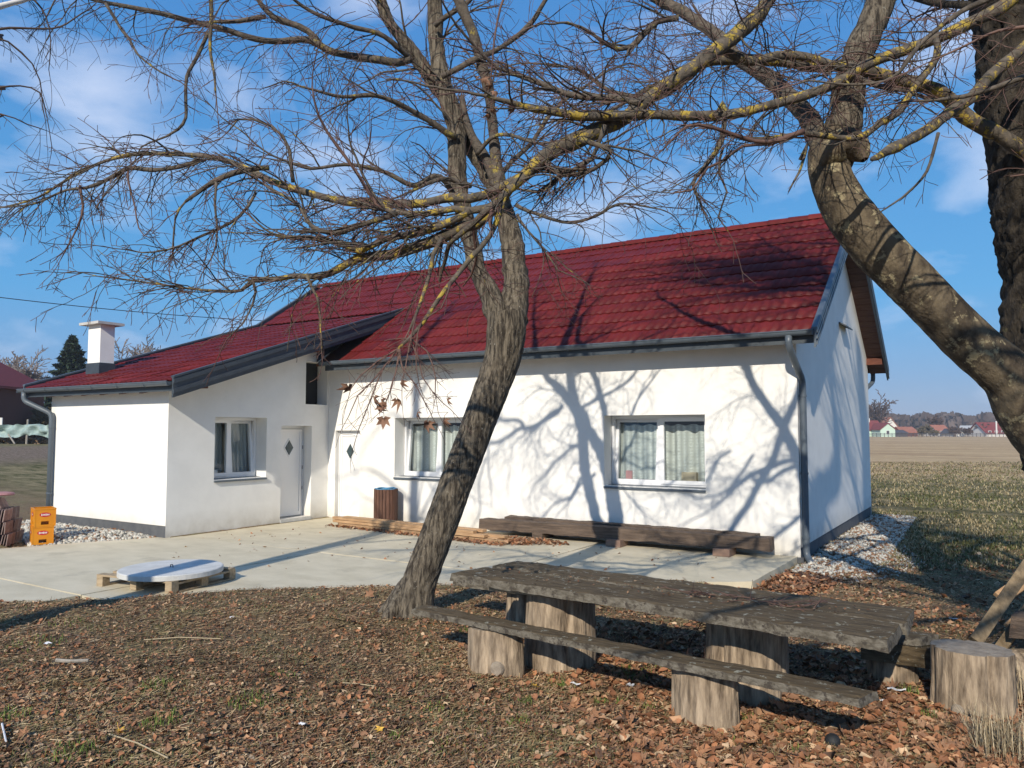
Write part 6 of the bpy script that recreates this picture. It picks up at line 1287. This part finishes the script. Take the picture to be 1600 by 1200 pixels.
for px, pt, w_, d, m, lb in ((1375, 622, 30, 250, WOODS, 'tall bare tree rising above the mint green house'), (1357, 632, 24, 260, WOODS, 'bare tree beside the rear corner of the house, above the red roofs'), (1448, 665, 24, 232, BUSH, 'olive shrub right of the orange barn'), (1462, 651, 26, 262, WOODS, 'round crowned bare tree in the middle of the far row'), (1440, 668, 14, 230, BUSH, 'low dull green bush by the far fence'),
                     (1493, 667, 22, 236, WOODS, 'brown bush left of the white cottage'), (1512, 668, 16, 236, WOODS, 'brown bush right of the white cottage'), (1538, 663, 22, 242, WOODS, 'brown tree left of the large red roof'), (1460, 672, 20, 228, BUSH, 'dark low hedge bush below the round crowned tree'), (1588, 668, 18, 236, WOODS, 'bush at the right end of the far row')):
    baretree('bare_tree' if 'tree' in lb else 'bare_bush', lb, px, 684, pt, d, w_, m, 16, seed=px, rm=.10)
ff = thing('garden_fence', 'long dark garden fence closing the far edge of the field', 'fence', onground(1480, 686, 222))
for k in range(46):
    px = 1340+k*6; p = onground(px, 685.5, 222); MB().box(p.x-.07, p.x+.07, p.y-.07, p.y+.07, p.z-.2, p.z+1.15).build('post', FARD, ff)
for zz in (.35, .75, 1.05):
    b = MB(); a_, b_ = onground(1340, 685.5, 222), onground(1612, 685.5, 222); a_.z = b_.z = zz+a_.z; b.tube([a_, b_], .07, 4); b.build('rail', FARD, ff)
# the wood on the horizon
def forest(px0, px1, d, pytop, n):
    a = rng.uniform(px0, px1, n); dd = d*rng.uniform(1, 1.25, n); H_ = (672.7-pytop)*d/FPX+1.9
    prof = np.array([.78+.22*noise.noise(Vector((x*.03, 3, 0)))+.10*noise.noise(Vector((x*.17, 8, 0))) for x in a]); h = H_*prof*rng.random(n)**.7
    P = np.array([tuple(at(x, 672, d_)) for x, d_ in zip(a, dd)]); P[:, 2] = h+.3
    v = rng.uniform(.75, 1.2, n); T_ = np.array([(-.5, 0, -.6), (.5, 0, -.5), (.35, 0, .6), (-.3, 0, .5)]); k = rng.uniform(.5, 1.5, n)*d*.006
    m2 = MATS.get('forest') or mat('forest', (.080, .062, .056), (.125, .10, .088), scale=.05, rough=1, spec=0, attr=True)
    return P, T_, k, v, m2
P, T_, k, v, m2 = forest(-60, 340, 420, 652, 9000); tag(scatter('forest', P, T_, [(0, 1, 2, 3)], k, m2, np.stack([v, v*.97, v*.95], 1), flat=.6), kind='stuff')
P, T_, k, v, m2 = forest(1290, 1760, 430, 643, 16000); tag(scatter('forest', P, T_, [(0, 1, 2, 3)], k, m2, np.stack([v, v*.97, v*.95], 1), flat=.6), kind='stuff')
# overhead cable
b = MB(); p0, p1 = at(-260, 430, 20), at(620, 505, 34); pts = []
for k in range(33):
    t = k/32; q = p0.lerp(p1, t); q.z -= 1.5*t*(1-t); pts.append(q)
b.tube(pts, .013, 6); tag(b.build('overhead_cable', CABLE), 'thin black overhead cable crossing the sky at the left towards the roof', 'cable')

# thin air: far woods and roofs fade a little
hz_ = bpy.data.materials.new('haze'); hz_.use_nodes = True; hn = hz_.node_tree; hn.nodes.clear(); ho = hn.nodes.new('ShaderNodeOutputMaterial'); hv = hn.nodes.new('ShaderNodeVolumePrincipled')
hv.inputs['Density'].default_value = .00045; hv.inputs['Color'].default_value = (.80, .88, 1, 1); hn.links.new(hv.outputs[0], ho.inputs['Volume'])
tag(MB().box(-1400, 1400, -200, 1400, -3, 24).build('haze', hz_), kind='stuff')
